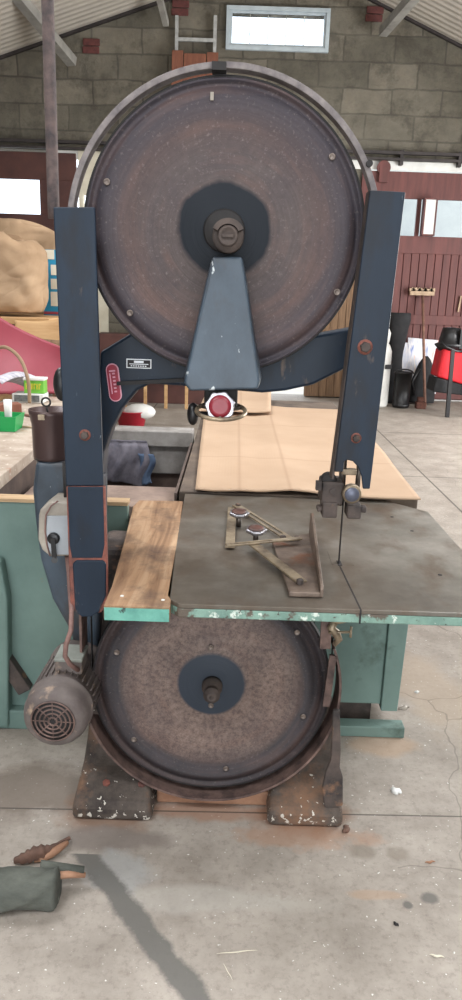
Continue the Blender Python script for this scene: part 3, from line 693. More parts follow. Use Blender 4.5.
# hoop over the upper wheel
HC = (UC.x-.001, UC.z-.014)
MB().band(HC, .377, .392, 1.975, 2.015, 14, 172, 90).build('wheel_guard_hoop', M['hoop'], saw, bevel=.002)
q0 = P(217, 68, 1.975)
MB().box((q0.x-.012, 1.965, q0.z-.006), (q0.x+.022, 2.01, q0.z+.012)).build('hoop_clip', M['dark'], saw)
q0 = P(368, 165, 1.99); MB().cyl((q0.x, 1.965, q0.z), (q0.x, 2.02, q0.z), .008).cyl((.30, 2.01, q0.z), (q0.x, 2.01, q0.z), .006).build('hoop_stay', M['dark'], saw)
# lower band guard: straight down the left, round the bottom and up the right
m = MB(); m.band((LC.x, LC.z), .372, .379, 1.955, 2.035, 180, 382, 110)
m.box((LC.x-.379, 1.955, LC.z), (LC.x-.372, 2.035, .71)).build('lower_guard_band', M['copperstrip'], saw)
MB().box((LC.x-.420, 1.96, LC.z+.02), (LC.x-.405, 2.03, .70)).build('belt', M['dark'], saw) if False else None
MB().box((LC.x-.3585, 1.99, LC.z), (LC.x-.3565, 2.0, .80)).build('belt', M['dark'], saw) if False else None
# blade: rises left inside the guard, falls right through the guides and the table
bx = .3085
m = MB(); m.box((bx, 1.985, LC.z), (bx+.0016, 2.005, UC.z)); m.box((LC.x-RW-.0055, 1.985, LC.z), (LC.x-RW-.004, 2.005, UC.z))
m.band((UC.x, UC.z), RW+.0038, RW+.0052, 1.985, 2.005, 0, 180, 80); m.band((LC.x, LC.z), RW+.0038, RW+.0052, 1.985, 2.005, 180, 360, 80)
m.build('saw_blade', M['dark'], saw)
# blade guide cluster
def pxb(m, x0, y0, x1, y1, Y0, Y1):
    a = P(x0, y1, Y0); b = P(x1, y0, Y0); m.box((a.x, Y0, a.z), (b.x, Y1, b.z)); return m
gd = pxb(MB(), 321, 483, 344, 505, 1.96, 2.05).build('blade_guide', M['castiron'], saw, bevel=.006, seg=3)
m = MB(); pxb(m, 322, 503, 338, 518, 1.95, 2.02); pxb(m, 317, 507, 323, 512, 1.96, 1.99); m.build('guide_block', M['castiron'], gd, bevel=.004)
m = MB(); pxb(m, 347, 506, 362, 519, 1.955, 2.02); pxb(m, 361, 507, 367, 513, 1.965, 1.99); m.build('guide_block', M['castiron'], gd, bevel=.004)
c = P(352, 494.5, 1.945)
MB().lathe([(.026, 0), (.026, .018), (.022, .021), (.0, .021)], c+Vector((0, .02, 0)), (0, -1, 0), 32).build('guide_bearing', M['brass_steel'], gd)
MB().lathe([(.020, 0), (.0185, .004), (0, .004)], c+Vector((0, -.001, 0)), (0, -1, 0), 28).build('bearing_face', M['sheen'], gd)
c = P(329, 481, 1.98); MB().lathe([(.022, 0), (.022, .022), (.016, .028), (0, .028)], c+Vector((0, .02, 0)), (0, -1, 0), 24).build('guide_roller', M['dark'], gd)
c = P(333, 491, 1.957); MB().lathe([(.009, 0), (.009, .006), (0, .006)], c, (0, -1, 0), 6, smooth=False).build('bolt', M['castiron'], gd)
c = P(318, 486, 1.957); MB().box((c.x-.005, 1.955, c.z-.012), (c.x+.01, 1.975, c.z+.012)).build('lug', M['castiron'], gd)
m = MB(); a = P(340, 505, 2.02); b = P(342, 440, 2.02); m.cyl(a, (a.x, a.y, b.z), .009); a = P(356, 505, 2.02); m.cyl(a, (a.x, a.y, b.z), .007); m.build('guide_post', M['steel'], gd)
m = MB(); pxb(m, 342, 470, 357, 475, 1.975, 2.0); m.build('guide_clamp', M['brass_steel'], gd, bevel=.002)

# saw table: machined top on a green painted skirt
TZ = .81
tp = [(-.118, 1.672), (.64, 1.672), (.705, 1.74), (.70, 2.56), (.575, 2.70), (-.172, 2.70), (-.150, 1.72), (-.142, 1.700)]
tb = MB().prism([(x, y, TZ-.012) for x, y in tp], (0, 0, .012)).build('saw_table', M['tabletop'], saw, bevel=.002)
sk = [(x*1.0, y, TZ-.036) for x, y in tp]
MB().prism([(x, y+(.001 if y < 2 else -.001), z) for x, y, z in sk], (0, 0, .024)).build('table_skirt', M['tablegreen'], tb, bevel=.003)
m = MB(); s0 = Vector((bx, 1.995)); s1 = Z(357, 600, TZ)
m.bar((bx, 1.995, TZ), (s1.x, 1.671, TZ), .004, .0014)
m.box((s1.x-.002, 1.6705, TZ-.036), (s1.x+.002, 1.674, TZ)).build('blade_slot', M['dark'], tb)
MB().box((bx-.02, 1.98, TZ-.002), (bx+.042, 2.09, TZ+.0012)).build('table_insert', M['tabletop'], tb, bevel=.0008)
MB().box((bx-.004, 1.975, TZ), (bx+.008, 2.012, TZ+.0018)).build('insert_slot', M['dark'], tb)
for px, py in ((412, 531), (392, 517), (440, 575)):
    c = Z(px, py, TZ); MB().cyl((c.x, c.y, TZ-.001), (c.x, c.y, TZ+.0008), .006).build('table_hole', M['dark'], tb)
# wooden extension board at the left of the table
bpts = [Z(103, 606, TZ), Z(172, 606, TZ), Z(184, 501, TZ), Z(139, 500, TZ), Z(133, 506, TZ), Z(127, 530, TZ), Z(112, 585, TZ)]
y0 = (bpts[0].y+bpts[1].y)/2; bpts[0].y = y0; bpts[1].y = y0
for v in bpts[1:3]: v.x -= .004
wd = MB().prism([(v.x, v.y, TZ-.038) for v in bpts], (0, 0, .038)).build('table_board', M['boardwood'], saw, bevel=.003, origin=(-.23, 2.1, TZ))
wd['label'] = 'unpainted wooden extension board of the table'
MB().box((bpts[0].x+.002, y0-.004, TZ-.037), (bpts[1].x-.002, y0+.001, TZ-.006)).build('painted_edge', M['boardgreen'], wd)
for px, py in ((122, 596), (163, 600)):
    c = Z(px, py, TZ); MB().blob((c.x, c.y, TZ), (.005, .005, .002), 10, 6).build('screw', M['white'], wd)
# underside trunnion and the brass clamp at the right
m = MB().box((-.10, 1.95, .70), (.30, 2.43, .768)) ; m.box((-.28, 2.05, .60), (.30, 2.3, .72)); m.build('table_trunnion', M['castiron'], saw, bevel=.01)
MB().bar((-.25, 2.10, .74), (.2, 2.10, .74), .08, .03).box((-.30, 1.80, .735), (-.12, 2.40, .764)).build('board_bearer', M['castiron'], saw, bevel=.004)
c = P(338, 632, 1.93)
cl = MB().tube([c+Vector((-.012, 0, .03)), c+Vector((-.02, 0, .012)), c+Vector((-.006, -.004, -.002)), c+Vector((.004, 0, -.022)), c+Vector((-.008, 0, -.04))], [.011, .012, .013, .011, .007], 10).build('table_clamp', M['brass_steel'], saw)
m = MB(); m.tube([c+Vector((-.028, -.01, .002)), c+Vector((.032, -.01, .006))], .004, 8); m.cyl(c+Vector((.034, -.01, -.010)), c+Vector((.034, -.01, .022)), .0035); m.tube([c+Vector((-.02, 0, .03)), c+Vector((.02, 0, .04))], .01, 8); m.build('wing_screw', M['brass_steel'], cl)
m = MB().cyl((c.x+.0, 1.90, .752), (c.x+.08, 1.90, .754), .0035).cyl((c.x-.04, 1.94, .745), (c.x+.01, 1.94, .745), .016); m.build('clamp_rod', M['dark'], cl)
m = MB().bar(P(325, 648, 1.95), P(327, 607, 1.95), .012, .03); m.build('clamp_strap', M['copperstrip'], saw)
# feet
def foot(x0, x1, tw, name='foot'):
    prof = [(1.905, 0), (1.902, .045), (1.915, .066), (2.045, .115), (2.06, .16), (2.07, .34), (2.32, .34), (2.34, 0)]
    a = [(x0, y, z) for y, z in prof]; b = [(x1, y, z) for y, z in prof]
    ra, rb = [], []
    for (x, y, z) in a: ra.append((x+tw[0]*z, y, z))
    for (x, y, z) in b: rb.append((x+tw[1]*z, y, z))
    return MB().loft([ra, rb], smooth=False).build(name, M['foot'], saw, bevel=.02, seg=4)
xa, xb = P(72, 818, 1.925).x, P(154, 800, 1.925).x
fl = foot(xa, xb, (.12, -.2))
xa2, xb2 = P(266, 822, 1.925).x, P(343, 822, 1.925).x
frt = foot(xa2, xb2, (.15, -.1))
for px in (104, 140): 
    c = P(px, 800, 1.925); 
    MB().lathe([(.012, 0), (.012, .008), (.0, .009)], (c.x, 1.97, .083), (0, -.35, .9), 6, smooth=False).build('anchor_bolt', M['rustred'], fl)
m = MB().ppoly([(333, 711), (340, 711), (341, 750), (340, 768), (343, 778), (343, 806), (325, 810), (322, 790), (326, 772), (331, 760)], 1.915, 1.93); m.build('brake_pedal', M['castiron'], saw, bevel=.004)
a, b = P(336, 715, 1.93), P(336, 715, 2.10); MB().cyl(a, b, .008).build('pedal_pivot', M['dark'], saw)
m = MB().bar(P(333, 655, 1.96), P(326, 706, 1.96), .010, .02); m.build('brake_link', M['copperstrip'], saw)
# packing timber between the feet
m = MB().box((-.20, 2.0, .0), (.17, 2.10, .05)); m.build('packing_timber', M['heart'], saw, bevel=.006)

# brown tin dust cup with a lifting ring, on the neck of the frame
ct, cb = P(49, 409, 2.15), P(49, 458, 2.15)
rx = (P(68, 430, 2.15)-P(29, 430, 2.15)).x/2
cyc = Vector((ct.x+.005, 2.15, 0))
cup = MB().lathe([(rx*.93, 0), (rx*.95, .01), (rx*.98, (ct.z-cb.z)*.7), (rx*1.1, ct.z-cb.z-.012), (rx*1.12, ct.z-cb.z), (rx*1.02, ct.z-cb.z), (rx*.96, ct.z-cb.z-.02), (0, ct.z-cb.z-.022)], (cyc.x, 2.15, cb.z), (0, 0, 1), 48).build('dust_cup', M['cyl'], saw)
q = P(46, 402, 2.10); MB().ring((q.x, 2.10, q.z), .012, .0028, (0, 1, .1), 28, 8).cyl((q.x+.004, 2.10, q.z-.03), (q.x+.001, 2.10, q.z-.013), .003).build('lifting_ring', M['dark'], cup)
q = P(41, 418, 2.06); m = MB()
pxb(m, 38, 415, 44, 420, 2.062, 2.07)
m.build('cup_badge', M['brass_steel'], cup)
MB().cyl((cyc.x+.0, 2.15, cb.z-.02), (cyc.x, 2.15, cb.z+.004), rx*.8).build('cup_seat', M['blue'], saw)
MB().cyl(P(67, 505, 2.04), P(65, 462, 2.04), .008).build('conduit', M['dark'], saw)
# small black grip showing past the guard's left edge
q = P(57, 384, 2.0); MB().blob((q.x+.012, 2.0, q.z), (.022, .02, .045), 20, 12).build('grip', M['blackplastic'], saw)

# switch box
Ys = 1.985
sb = MB().ppoly([(38.5, 516), (40, 510), (50, 502), (72, 502), (72, 556), (50, 557), (42, 550), (38, 540)], Ys, 2.09).build('switch_box', M['beige'], saw, bevel=.006, seg=3)
m = MB().ppoly([(46, 516), (70, 516), (70, 555), (51, 555), (46, 546)], Ys-.004, Ys+.004); m.build('front_plate', M['switchgrey'], sb, bevel=.003)
c = P(54, 538, Ys-.004)
m = MB().lathe([(.017, 0), (.017, .008), (.014, .011), (0, .011)], c, (0, -1, 0), 28); m.bar(c+Vector((0, -.012, .004)), P(54.5, 560, Ys-.016), .012, .008, (0, 1, 0)); m.cyl(P(54.5, 560, Ys-.022), P(54.5, 560, Ys-.008), .009)
m.build('switch_lever', M['blackplastic'], sb)
pts = [(50, 556), (47, 545), (45, 530), (46, 515), (51, 506), (58, 501)]
MB().tube([P(x, y, Ys-.006) for x, y in pts], .0022, 8).build('wire', M['cable'], sb)

# motor
mc = P(53, 721, 1.80)
ax = Vector((.03, 1, .0)).normalized()
R1 = .091
mo = MB().lathe([(.060, 0), (.074, .003), (.084, .014), (R1, .034), (R1, .07), (R1+.003, .072), (R1+.003, .080), (R1-.003, .084), (R1-.003, .29), (R1+.003, .292), (R1+.003, .31), (.05, .32), (0, .32)], mc, ax, 56).build('motor', M['motor'], saw, origin=mc)
m = MB()
u = ax.orthogonal().normalized(); v = ax.cross(u)
for rr in (.012, .024, .036, .048, .059): m.ring(mc-ax*.003, rr, .0026, ax, 40, 6)
for k in range(8):
    a_ = 2*PI*k/8; dd = u*math.cos(a_)+v*math.sin(a_); m.tube([mc-ax*.003+dd*.008, mc-ax*.003+dd*.060], .0018, 6)
m.build('fan_grille', M['copperstrip'], mo)
MB().lathe([(.061, .002), (.061, -.0018), (0, -.0018)], mc, ax, 40).build('fan_opening', M['dark'], mo)
m = MB()
for k in range(18):
    a_ = PI*.95+PI*1.1*k/17; dd = Vector((math.cos(a_), 0, -math.sin(a_))); m.bar(mc+ax*.10+dd*(R1-.004), mc+ax*.24+dd*(R1-.004), .003, .014, dd)
m.build('cooling_fins', M['motor'], mo)
jb = mc+ax*.16+Vector((.012, 0, R1+.012))
j_ = MB().box((jb.x-.036, jb.y-.045, jb.z-.025), (jb.x+.040, jb.y+.045, jb.z+.016)).build('junction_box', M['motor'], mo, bevel=.004)
MB().box((jb.x-.038, jb.y-.048, jb.z+.014), (jb.x+.042, jb.y+.048, jb.z+.024)).build('box_lid', M['motorbox'], mo, bevel=.003)
MB().box((mc.x+.02, 2.0, mc.z-R1-.01), (-.36, 2.25, mc.z-R1+.012)).box((-.40, 2.15, .25), (-.34, 2.25, mc.z-R1+.012)).build('motor_mount', M['footiron'], mo, bevel=.006)
cp = [P(67, 556, 2.0), P(69, 572, 1.97), P(70, 590, 1.93), P(71.5, 610, 1.90), P(71, 630, 1.87), P(66, 645, 1.85), P(65, 656, 1.85), P(70, 664, 1.86), P(78, 670, 1.90)]
MB().tube(cp, .0068, 10).build('power_cable', M['cable'], saw)

# rusty pole rising past the guard to the roof
a, b = P(57, 205, 2.0), P(45, 0, 2.0)
zz = 5.5
pa = Vector((a.x-.004, 2.12, .01)); 
pl_ = P(53.5, 205, 2.12); pt = P(47.5, 0, 2.12)
dirv = (pt-pl_); k1 = (5.6-pl_.z)/dirv.z
ptop = pl_+dirv*k1
ptop.z = min(ptop.z, roof_z(ptop.x)-.02)
# it stands on the neck of the saw frame, so it is a part of the saw
m = MB().tube([pl_-Vector((0, 0, .02))-dirv*.03, pl_, pt, pl_+dirv*((roof_z(ptop.x)-.03-pl_.z)/dirv.z)], .0155, 14); m.build('riser_pole', M['pole'], saw)

# ================================================================== THINGS ON THE SAW TABLE
mg = thing('mitre_fence', Z(290, 590, TZ), 'rusty angle-iron fence with slotted bars and two scalloped clamp knobs on the grey saw table', 'fence')
T = TZ+.0015
f0, f1 = Z(289, 598, T), Z(320, 597, T)       # front corners of the foot
b1, b0 = Z(309, 536, T), Z(272, 544, T)
yF = (f0.y+f1.y)/2; f0.y = f1.y = yF
ht = P(318, 514, b1.y).z-T
mt_ = pm('rusty_fence_steel', (128, 112, 100), (78, 66, 60), 14, .5, .4, .2, spots=[((112, 70, 48), 10, .55, .12)])
m = MB().quadbox([(f0.x, f0.y, T), (f1.x, f1.y, T), (b1.x, b1.y, T), (b0.x, b0.y, T), (f0.x, f0.y, T+.014), (f1.x, f1.y, T+.014), (b1.x, b1.y, T+.010), (b0.x, b0.y, T+.010)])
m.build('fence_foot', mt_, mg, bevel=.003)
hz1 = .068
tx = f1.x; bxx = b1.x
m = MB().prism([(f1.x-.001, f1.y+.001, T+.001), (b1.x-.001, b1.y, T+.001), (b1.x-.001, b1.y, T+.075), (b1.x, b1.y-.02, T+.082), (f1.x-.001, f1.y+.012, T+.030), (f1.x-.001, f1.y+.001, T+.022)], (.008, 0, 0))
m.build('fence_plate', mt_, mg, bevel=.002)
def flatbar(px, z0, th, name, slot=None):
    m = MB(); pts = [Z(x, y, z0) for x, y in px]; m.prism(pts, (0, 0, th)); return m.build(name, M['brass_steel'], mg, bevel=.0015)
# rear slotted bar (runs from the far knob to the fence back), front diagonal bar, lower bar
def slotbar(p0, p1, z, w_, th, s0, s1, sw):
    a = Z(*p0, z); b = Z(*p1, z); d_ = (b-a); L = d_.length; d_.normalize(); n_ = Vector((-d_.y, d_.x, 0)); m = MB()
    def seg(t0, t1, o0, o1):
        pts = [a+d_*(t0*L)+n_*o0, a+d_*(t1*L)+n_*o0, a+d_*(t1*L)+n_*o1, a+d_*(t0*L)+n_*o1]; m.prism(pts, (0, 0, th))
    seg(0, s0, -w_/2, w_/2); seg(s1, 1, -w_/2, w_/2); seg(s0, s1, -w_/2, -sw/2); seg(s0, s1, sw/2, w_/2)
    m.build('slotted_bar', M['brass_steel'], mg, bevel=.0012)
slotbar((236, 506), (291, 541), T+.014, .030, .005, .25, .85, .012)
slotbar((226, 546), (301, 539), T+.026, .022, .005, .06, .6, .009)
m = MB(); a = Z(252, 543, T+.022); b = Z(302, 582, T+.016); m.bar(a, b, .030, .006); m.build('stay_bar', M['brass_steel'], mg, bevel=.0015)
m = MB(); a = Z(232, 508, T+.008); b = Z(230, 547, T+.008); m.bar(a, b, .028, .008)
m.build('slide_rail', M['brass_steel'], mg, bevel=.0015)
for px, py, hh in ((239, 515, .040), (256, 532, .038)):
    c = Z(px, py, T+hh)
    scallop_knob(c, (0, -.12, 1), .030, .012, mg, 'knobface')
    MB().cyl((c.x, c.y, T+.002), (c.x, c.y, c.z), .0085).build('knob_stem', M['steel'], mg)
for px, py, hh in ((238, 505, .02), (297, 538, .018), (300, 581, .022), (283, 537, .02)):
    c = Z(px, py, T+hh); MB().lathe([(.009, -.008), (.009, .004), (.006, .006), (0, .006)], c, (0, 0, 1), 6, smooth=False).build('bolt', M['castiron'], mg)

# ================================================================== BENCHES BEHIND
# green machine body under and left of the saw
gb = thing('green_planer_box', (-.3, 2.5, 0), 'long green painted machine body behind the motor with a pale wood rim', 'machine')
m = MB().box((-1.35, 2.415, .02), (-.345, 2.45, .838)); m.build('front_panel', M['green'], gb, bevel=.004)
m = MB().box((-1.35, 2.407, .838), (-.343, 2.462, .852)); m.build('rim', M['rimwood'], gb, bevel=.002)
m = MB().box((-.855, 2.455, .10), (-.21, 3.74, .12)).box((-.215, 2.74, .10), (-.205, 3.74, .80)); m.build('box_lining', M['pitdark'], gb)
a, b = P(22, 575, 2.40), P(24, 735, 2.40)
m = MB().ppoly([(-12, 560), (0, 562), (7, 600), (8, 660), (8, 728), (-12, 728)], 2.36, 2.415); m.build('corner_post', M['green'], gb, bevel=.008)
m = MB().bar(P(2, 655, 2.395), P(26, 690, 2.395), .05, .04, (0, 1, 0)); m.build('diagonal_brace', M['castiron'], gb, bevel=.004)
m = MB().box((-1.35, 2.375, 0), (-.66, 2.43, .075)); m.build('skid', M['green'], gb, bevel=.006)
# green cabinet at the right under the saw table
gc = thing('green_cabinet', (.4, 2.6, 0), 'green painted cabinet standing under the right half of the saw table', 'cabinet')
q1 = P(385, 660, 2.45).x; q2 = P(406, 660, 2.45).x; zb = P(390, 710, 2.45).z
MB().box((.0, 2.455, zb+.02), (q1, 2.66, .755)).build('body', M['green'], gc, bevel=.004)
m = MB().prism([(q1, 2.44, zb), (q2-.015, 2.44, zb), (q2+.002, 2.44, .755), (q1, 2.44, .755)], (0, .20, 0)); m.build('corner_post', M['green'], gc, bevel=.004)
MB().box((.0, 2.52, .0), (q1-.02, 2.60, zb+.02)).build('leg', M['castiron'], gc)
MB().box((.2, 2.40, .0), (P(405, 728, 2.40).x, 2.455, .042)).build('skid', M['green'], gc, bevel=.003)
# long bench under the cardboard
bn = thing('long_bench', (.25, 3.8, 0), 'long brown workbench running back from the saw table under the cardboard', 'bench')
MB().box((-.195, 2.715, .775), (.70, 5.35, .815)).build('bench_top', M['benchbrown'], bn, bevel=.004)
MB().box((-.18, 2.74, 0), (.62, 5.2, .775)).build('bench_body', M['pitdark'], bn)
# cardboard sheets lying on the bench
CZ = .836
def cardpt(u_, v_):
    fl_ = Z(195, 489, CZ); fr2 = Z(423, 499, CZ); br = Z(349, 409, CZ); bl = Z(205, 404, CZ)
    fl_.y = max(fl_.y, 2.705); fr2.y = max(fr2.y, 2.66)
    p = fl_.lerp(fr2, u_).lerp(bl.lerp(br, u_), v_)
    p.z = CZ-.005*max(0, 1-v_*5)*(.4+.6*math.sin(u_*9)) + .003*math.sin(v_*7+u_*3) + .007*max(0, 1-abs(p.x-.22)/.12)+.006*max(0, 1-abs(p.y-3.45)/.3)+.006*max(0, 1-abs(p.x-.03)/.10) - .004
    p.y -= .008*math.sin(u_*11)*(1-v_)
    return p
MB().surf(cardpt, 48, 60, .005).build('cardboard_sheet', M['card'], label='large flattened tan cardboard sheet lying on the bench behind the saw table', cat='cardboard', origin=(.2, 3.6, CZ))
def cardpt2(u_, v_):
    a = Z(197, 411, CZ+.03); b = Z(271, 411, CZ+.03); c = Z(271, 391, CZ+.03); d_ = Z(207, 393, CZ+.03)
    p = a.lerp(b, u_).lerp(d_.lerp(c, u_), v_); p.z = CZ+.03+.02*v_*v_+.006*math.sin(u_*6); return p
MB().surf(cardpt2, 14, 10, .005).build('cardboard_flap', M['card'], label='smaller cardboard flap lying at the far left end of the large cardboard sheet', cat='cardboard')

# grey beams across the far end of the box, with a cloth over them
MB().box((-.855, 3.76, .77), (-.205, 3.90, .85)).build('grey_beam', M['greybeam'], label='grey beam across the far end of the dark box, upper one', cat='beam', bevel=.006)
MB().box((-.855, 3.80, .62), (-.216, 3.92, .77)).build('grey_beam', M['greybeam'], label='wide pale grey beam under the upper one, right of the hanging cloth', cat='beam', bevel=.006)
MB().box((-.855, 3.84, .0), (-.216, 3.88, .62)).build('end_board', M['pitdark'], gb)
MB().box((-.85, 2.84, .67), (-.22, 3.16, .715)).build('cross_plank', pm('dim_brown_plank', (150, 130, 118), (112, 96, 88), 8, .9), gb, bevel=.004)
def cloth(u_, v_):
    x = -.74+.30*u_+.02*math.sin(v_*5); f = .018*math.sin(u_*17+v_*2)+.008*math.sin(u_*39+1)
    if v_ < .1: return (x, 3.757+f*.3, .80-.02*v_*10)
    w_ = (v_-.1)/.9; return (x+.015*w_*math.sin(u_*8), 3.742+f*.6-.02*math.sin(w_*3), .78-.21*w_*(1-.10*math.sin(u_*3.1+.4)))
jn = MB().surf(cloth, 34, 26, .006).build('hanging_cloth', M['denim'], label='dark crumpled grey cloth hanging over the beam beside the left guard', cat='cloth')
def cloth2(u_, v_):
    return (-.475+.07*u_+.012*math.sin(v_*6), 3.725-.012*math.sin(u_*9+v_*3), .74-.17*v_*(1-.1*u_))
MB().surf(cloth2, 12, 14, .006).build('blue_trouser_leg', M['denimblue'], jn)

# debris covered bench on the left
lb = thing('dusty_bench', (-1.6, 4, 0), 'dusty wooden bench cluttered with scraps along the left edge of the photo', 'bench')
MB().prism([(-.86, 2.50, .80), (-.90, 4.9, .80), (-3.2, 4.9, .80), (-3.2, 2.50, .80)], (0, 0, .05)).build('bench_top', M['dustboard'], lb, bevel=.004)
MB().box((-3.1, 2.55, .10), (-.875, 4.85, .80)).build('bench_body', M['pitdark'], lb)
BZ = .852
rnd = random.Random(3)
# scraps of wood lying on the bench
def scrap(px, py, L, w_, h_, a_, lab, mt):
    c = Z(px, py, BZ+h_/2); d_ = Vector((math.cos(a_), math.sin(a_), 0))
    c.z = BZ+h_/2
    MB().bar(c-d_*L/2, c+d_*L/2, w_, h_).build('wood_offcut', M[mt], label=lab, cat='offcut', group='wood offcuts on the dusty bench', bevel=.003)
scrap(0, 408, .22, .09, .05, .5, 'reddish wood offcut behind the green tray on the left bench', 'plank')
scrap(-4, 398, .2, .06, .03, .9, 'pale wood offcut lying on top by the newspapers, left bench', 'tan')
scrap(2, 418, .12, .04, .02, .3, 'small pale offcut at the left edge behind the green tray', 'broomwood')
scrap(48, 418, .34, .02, .012, -.5, 'thin dark stick on the sawdust in front of the grey box', 'handlewood')
scrap(30, 427, .22, .012, .008, -.2, 'thin splinter nearer the dust cup on the left bench', 'broomwood')
# grey flat box and green carton on it
c = Z(30, 403, BZ)
g0 = MB(); xL, xR_ = P(12, 400, c.y).x, P(43.5, 400, c.y).x
zt_ = P(30, 394, c.y).z
g0.box((xL, c.y, BZ), (xR_, c.y+.13, zt_)); gbx = g0.build('flat_box', M['white'], label='flat white and grey box under the green carton on the dusty bench', cat='box', bevel=.004)
MB().box((xL+.015, c.y-.004, BZ+.008), (xR_-.025, c.y+.002, zt_-.008)).build('box_front', pm('speckled_grey_print', (120, 124, 122), (74, 78, 78), 40, .6, 0, 0), gbx)
xL, xR_ = P(23, 390, c.y).x, P(43, 390, c.y).x; z2 = P(33, 379, c.y).z
gk = MB().box((xL, c.y+.02, zt_+.001), (xR_, c.y+.11, z2)).build('green_carton', M['limegreen'], label='small lime green carton with yellow lettering and a white lid on the flat box', cat='carton', bevel=.004)
MB().box((xL-.004, c.y+.015, z2-.012), (xR_+.004, c.y+.115, z2+.004)).build('lid', M['white'], gk, bevel=.004)
m = MB(); n_ = 6; wdt = (xR_-xL)*.8/n_
for k in range(n_):
    x0 = xL+(xR_-xL)*.1+k*wdt; zz0 = z2-.065
    m.box((x0, c.y+.017, zz0), (x0+wdt*.28, c.y+.021, zz0+.035))
    if k % 2 == 0: m.box((x0+wdt*.28, c.y+.017, zz0+.013), (x0+wdt*.7, c.y+.021, zz0+.021)); m.box((x0+wdt*.5, c.y+.017, zz0), (x0+wdt*.72, c.y+.021, zz0+.035))
    else: m.box((x0+wdt*.28, c.y+.017, zz0+.027), (x0+wdt*.7, c.y+.021, zz0+.035))
m.build('carton_lettering', M['yellowink'], gk)
# emerald tray with a white cup
c = Z(4, 432, BZ); x1 = P(16, 425, c.y).x; x0 = x1-.16; z1 = P(5, 417, c.y).z
def tray(x0, x1, y0, y1, z0, z1, th=.006):
    m = MB(); m.box((x0+.01, y0+.01, z0), (x1-.01, y1-.01, z0+th))
    o = [(x0+.012, y0+.012), (x1-.012, y0+.012), (x1-.012, y1-.012), (x0+.012, y1-.012)]; p = [(x0, y0), (x1, y0), (x1, y1), (x0, y1)]
    for k in range(4):
        a, b, c_, d_ = o[k], o[(k+1) % 4], p[(k+1) % 4], p[k]
        cx, cy = (x0+x1)/2, (y0+y1)/2
        def inn(q, s=.92): return (cx+(q[0]-cx)*s, cy+(q[1]-cy)*s)
        m.quadbox([(*a, z0), (*b, z0), (*inn(b), z0), (*inn(a), z0), (*d_, z1), (*c_, z1), (*inn(c_), z1), (*inn(d_), z1)])
    return m
tray(x0, x1, c.y, c.y+.16, BZ, z1).build('plastic_tray', M['emerald'], label='emerald green plastic tray at the left edge of the dusty bench', cat='tray')
zc0 = BZ+.008
MB().lathe([(.016, 0), (.018, .09), (.021, P(8, 400, c.y+.04).z-zc0), (.018, P(8, 400, c.y+.04).z-zc0), (.014, .01), (0, .01)], (P(8, 410, c.y+.05).x, c.y+.05, zc0), (0, 0, 1), 24).build('white_cup', M['white'], label='slim white plastic cup standing in the emerald green tray', cat='cup')
# newspapers
def news(px0, py0, px1, py1, lab, z, seed):
    def f(u_, v_):
        a = Z(px0, py0, z); b = Z(px1, py1, z); d_ = (b-a); n_ = Vector((-d_.y, d_.x, 0)).normalized()*.22
        p = a+d_*u_+n_*(v_-.5); p.z = z+.06*abs(math.sin((u_+seed)*2.4))+.035*math.sin(v_*6+seed); return p
    MB().surf(f, 18, 12, .004).build('newspaper', M['paper'], label=lab, cat='newspaper', group='crumpled newspapers on the dusty bench')
news(-10, 388, 30, 384, 'crumpled grey newspaper at the far left edge of the dusty bench', BZ+.09, .2)

# arched hose
hp = [P(-6, 350, 4.7), P(4, 347, 4.65), P(14, 352, 4.6), P(22, 362, 4.55), P(27, 376, 4.5), P(29, 388, 4.5)]
hp[-1].z = max(hp[-1].z, BZ+.01)
def smooth_path(pts, n=6):
    out = []
    for i in range(len(pts)-1):
        p0 = pts[max(i-1, 0)]; p1 = pts[i]; p2 = pts[i+1]; p3 = pts[min(i+2, len(pts)-1)]
        for k in range(n):
            t = k/n; out.append(.5*((2*p1)+(p2-p0)*t+(2*p0-5*p1+4*p2-p3)*t*t+(3*p1-p0-3*p2+p3)*t**3))
    return out+[pts[-1]]
MB().tube(smooth_path(hp+[Vector((hp[-1].x, hp[-1].y, BZ+.012))]), .011, 10).build('hose', M['sack'], label='beige hose arching up in front of the red sheet, left', cat='hose')
# red plastic sheet sloping down to the right behind the bench clutter
def redf(u_, v_):
    t_ = P(-20+112*u_, 304+61*u_+3*math.sin(u_*5), 5.15-.1*u_)
    b_ = Z(-20+112*u_, 400, .86); b_.y = 5.0
    p = t_.lerp(Vector((t_.x, 4.86+.1*u_, .86)), v_); p.y += .03*math.sin(u_*9+v_*2)*v_+.05*math.sin(v_*3.1); return p
MB().surf(redf, 40, 20, .01).build('red_sheet', M['red'], label='large pinkish red plastic sheet sloping down behind the dusty bench', cat='sheet')
# support table for sacks behind
sp = thing('storage_shelf', (-2.4, 6.4, 0), 'wooden storage rack carrying the sacks behind the red sheet', 'rack')
SZ = P(25, 318, 5.95).z
MB().box((-3.6, 5.95, SZ-.05), (-1.45, 7.1, SZ)).build('shelf', M['tan'], sp, bevel=.004)
for x in (-3.5, -1.6):
    for y in (6.05, 6.8): MB().box((x-.04, y-.04, 0), (x+.04, y+.04, SZ-.05)).build('leg', M['rawplank'], sp)
# curved tan boards
def tanb(u_, v_):
    p = P(16+62*u_, 322-8*u_+4*math.sin(u_*3), 5.85); q_ = P(16+62*u_, 338+14*u_, 5.8); return p.lerp(q_, v_)
MB().surf(tanb, 20, 8, .04).build('curved_board', M['tan'], sp)
def tanb2(u_, v_):
    p = P(20+62*u_, 338+5*u_, 5.6); q_ = P(20+62*u_, 360+6*u_, 5.55); return p.lerp(q_, v_)
MB().surf(tanb2, 12, 6, .03).build('brown_board', M['rawplank'], sp)
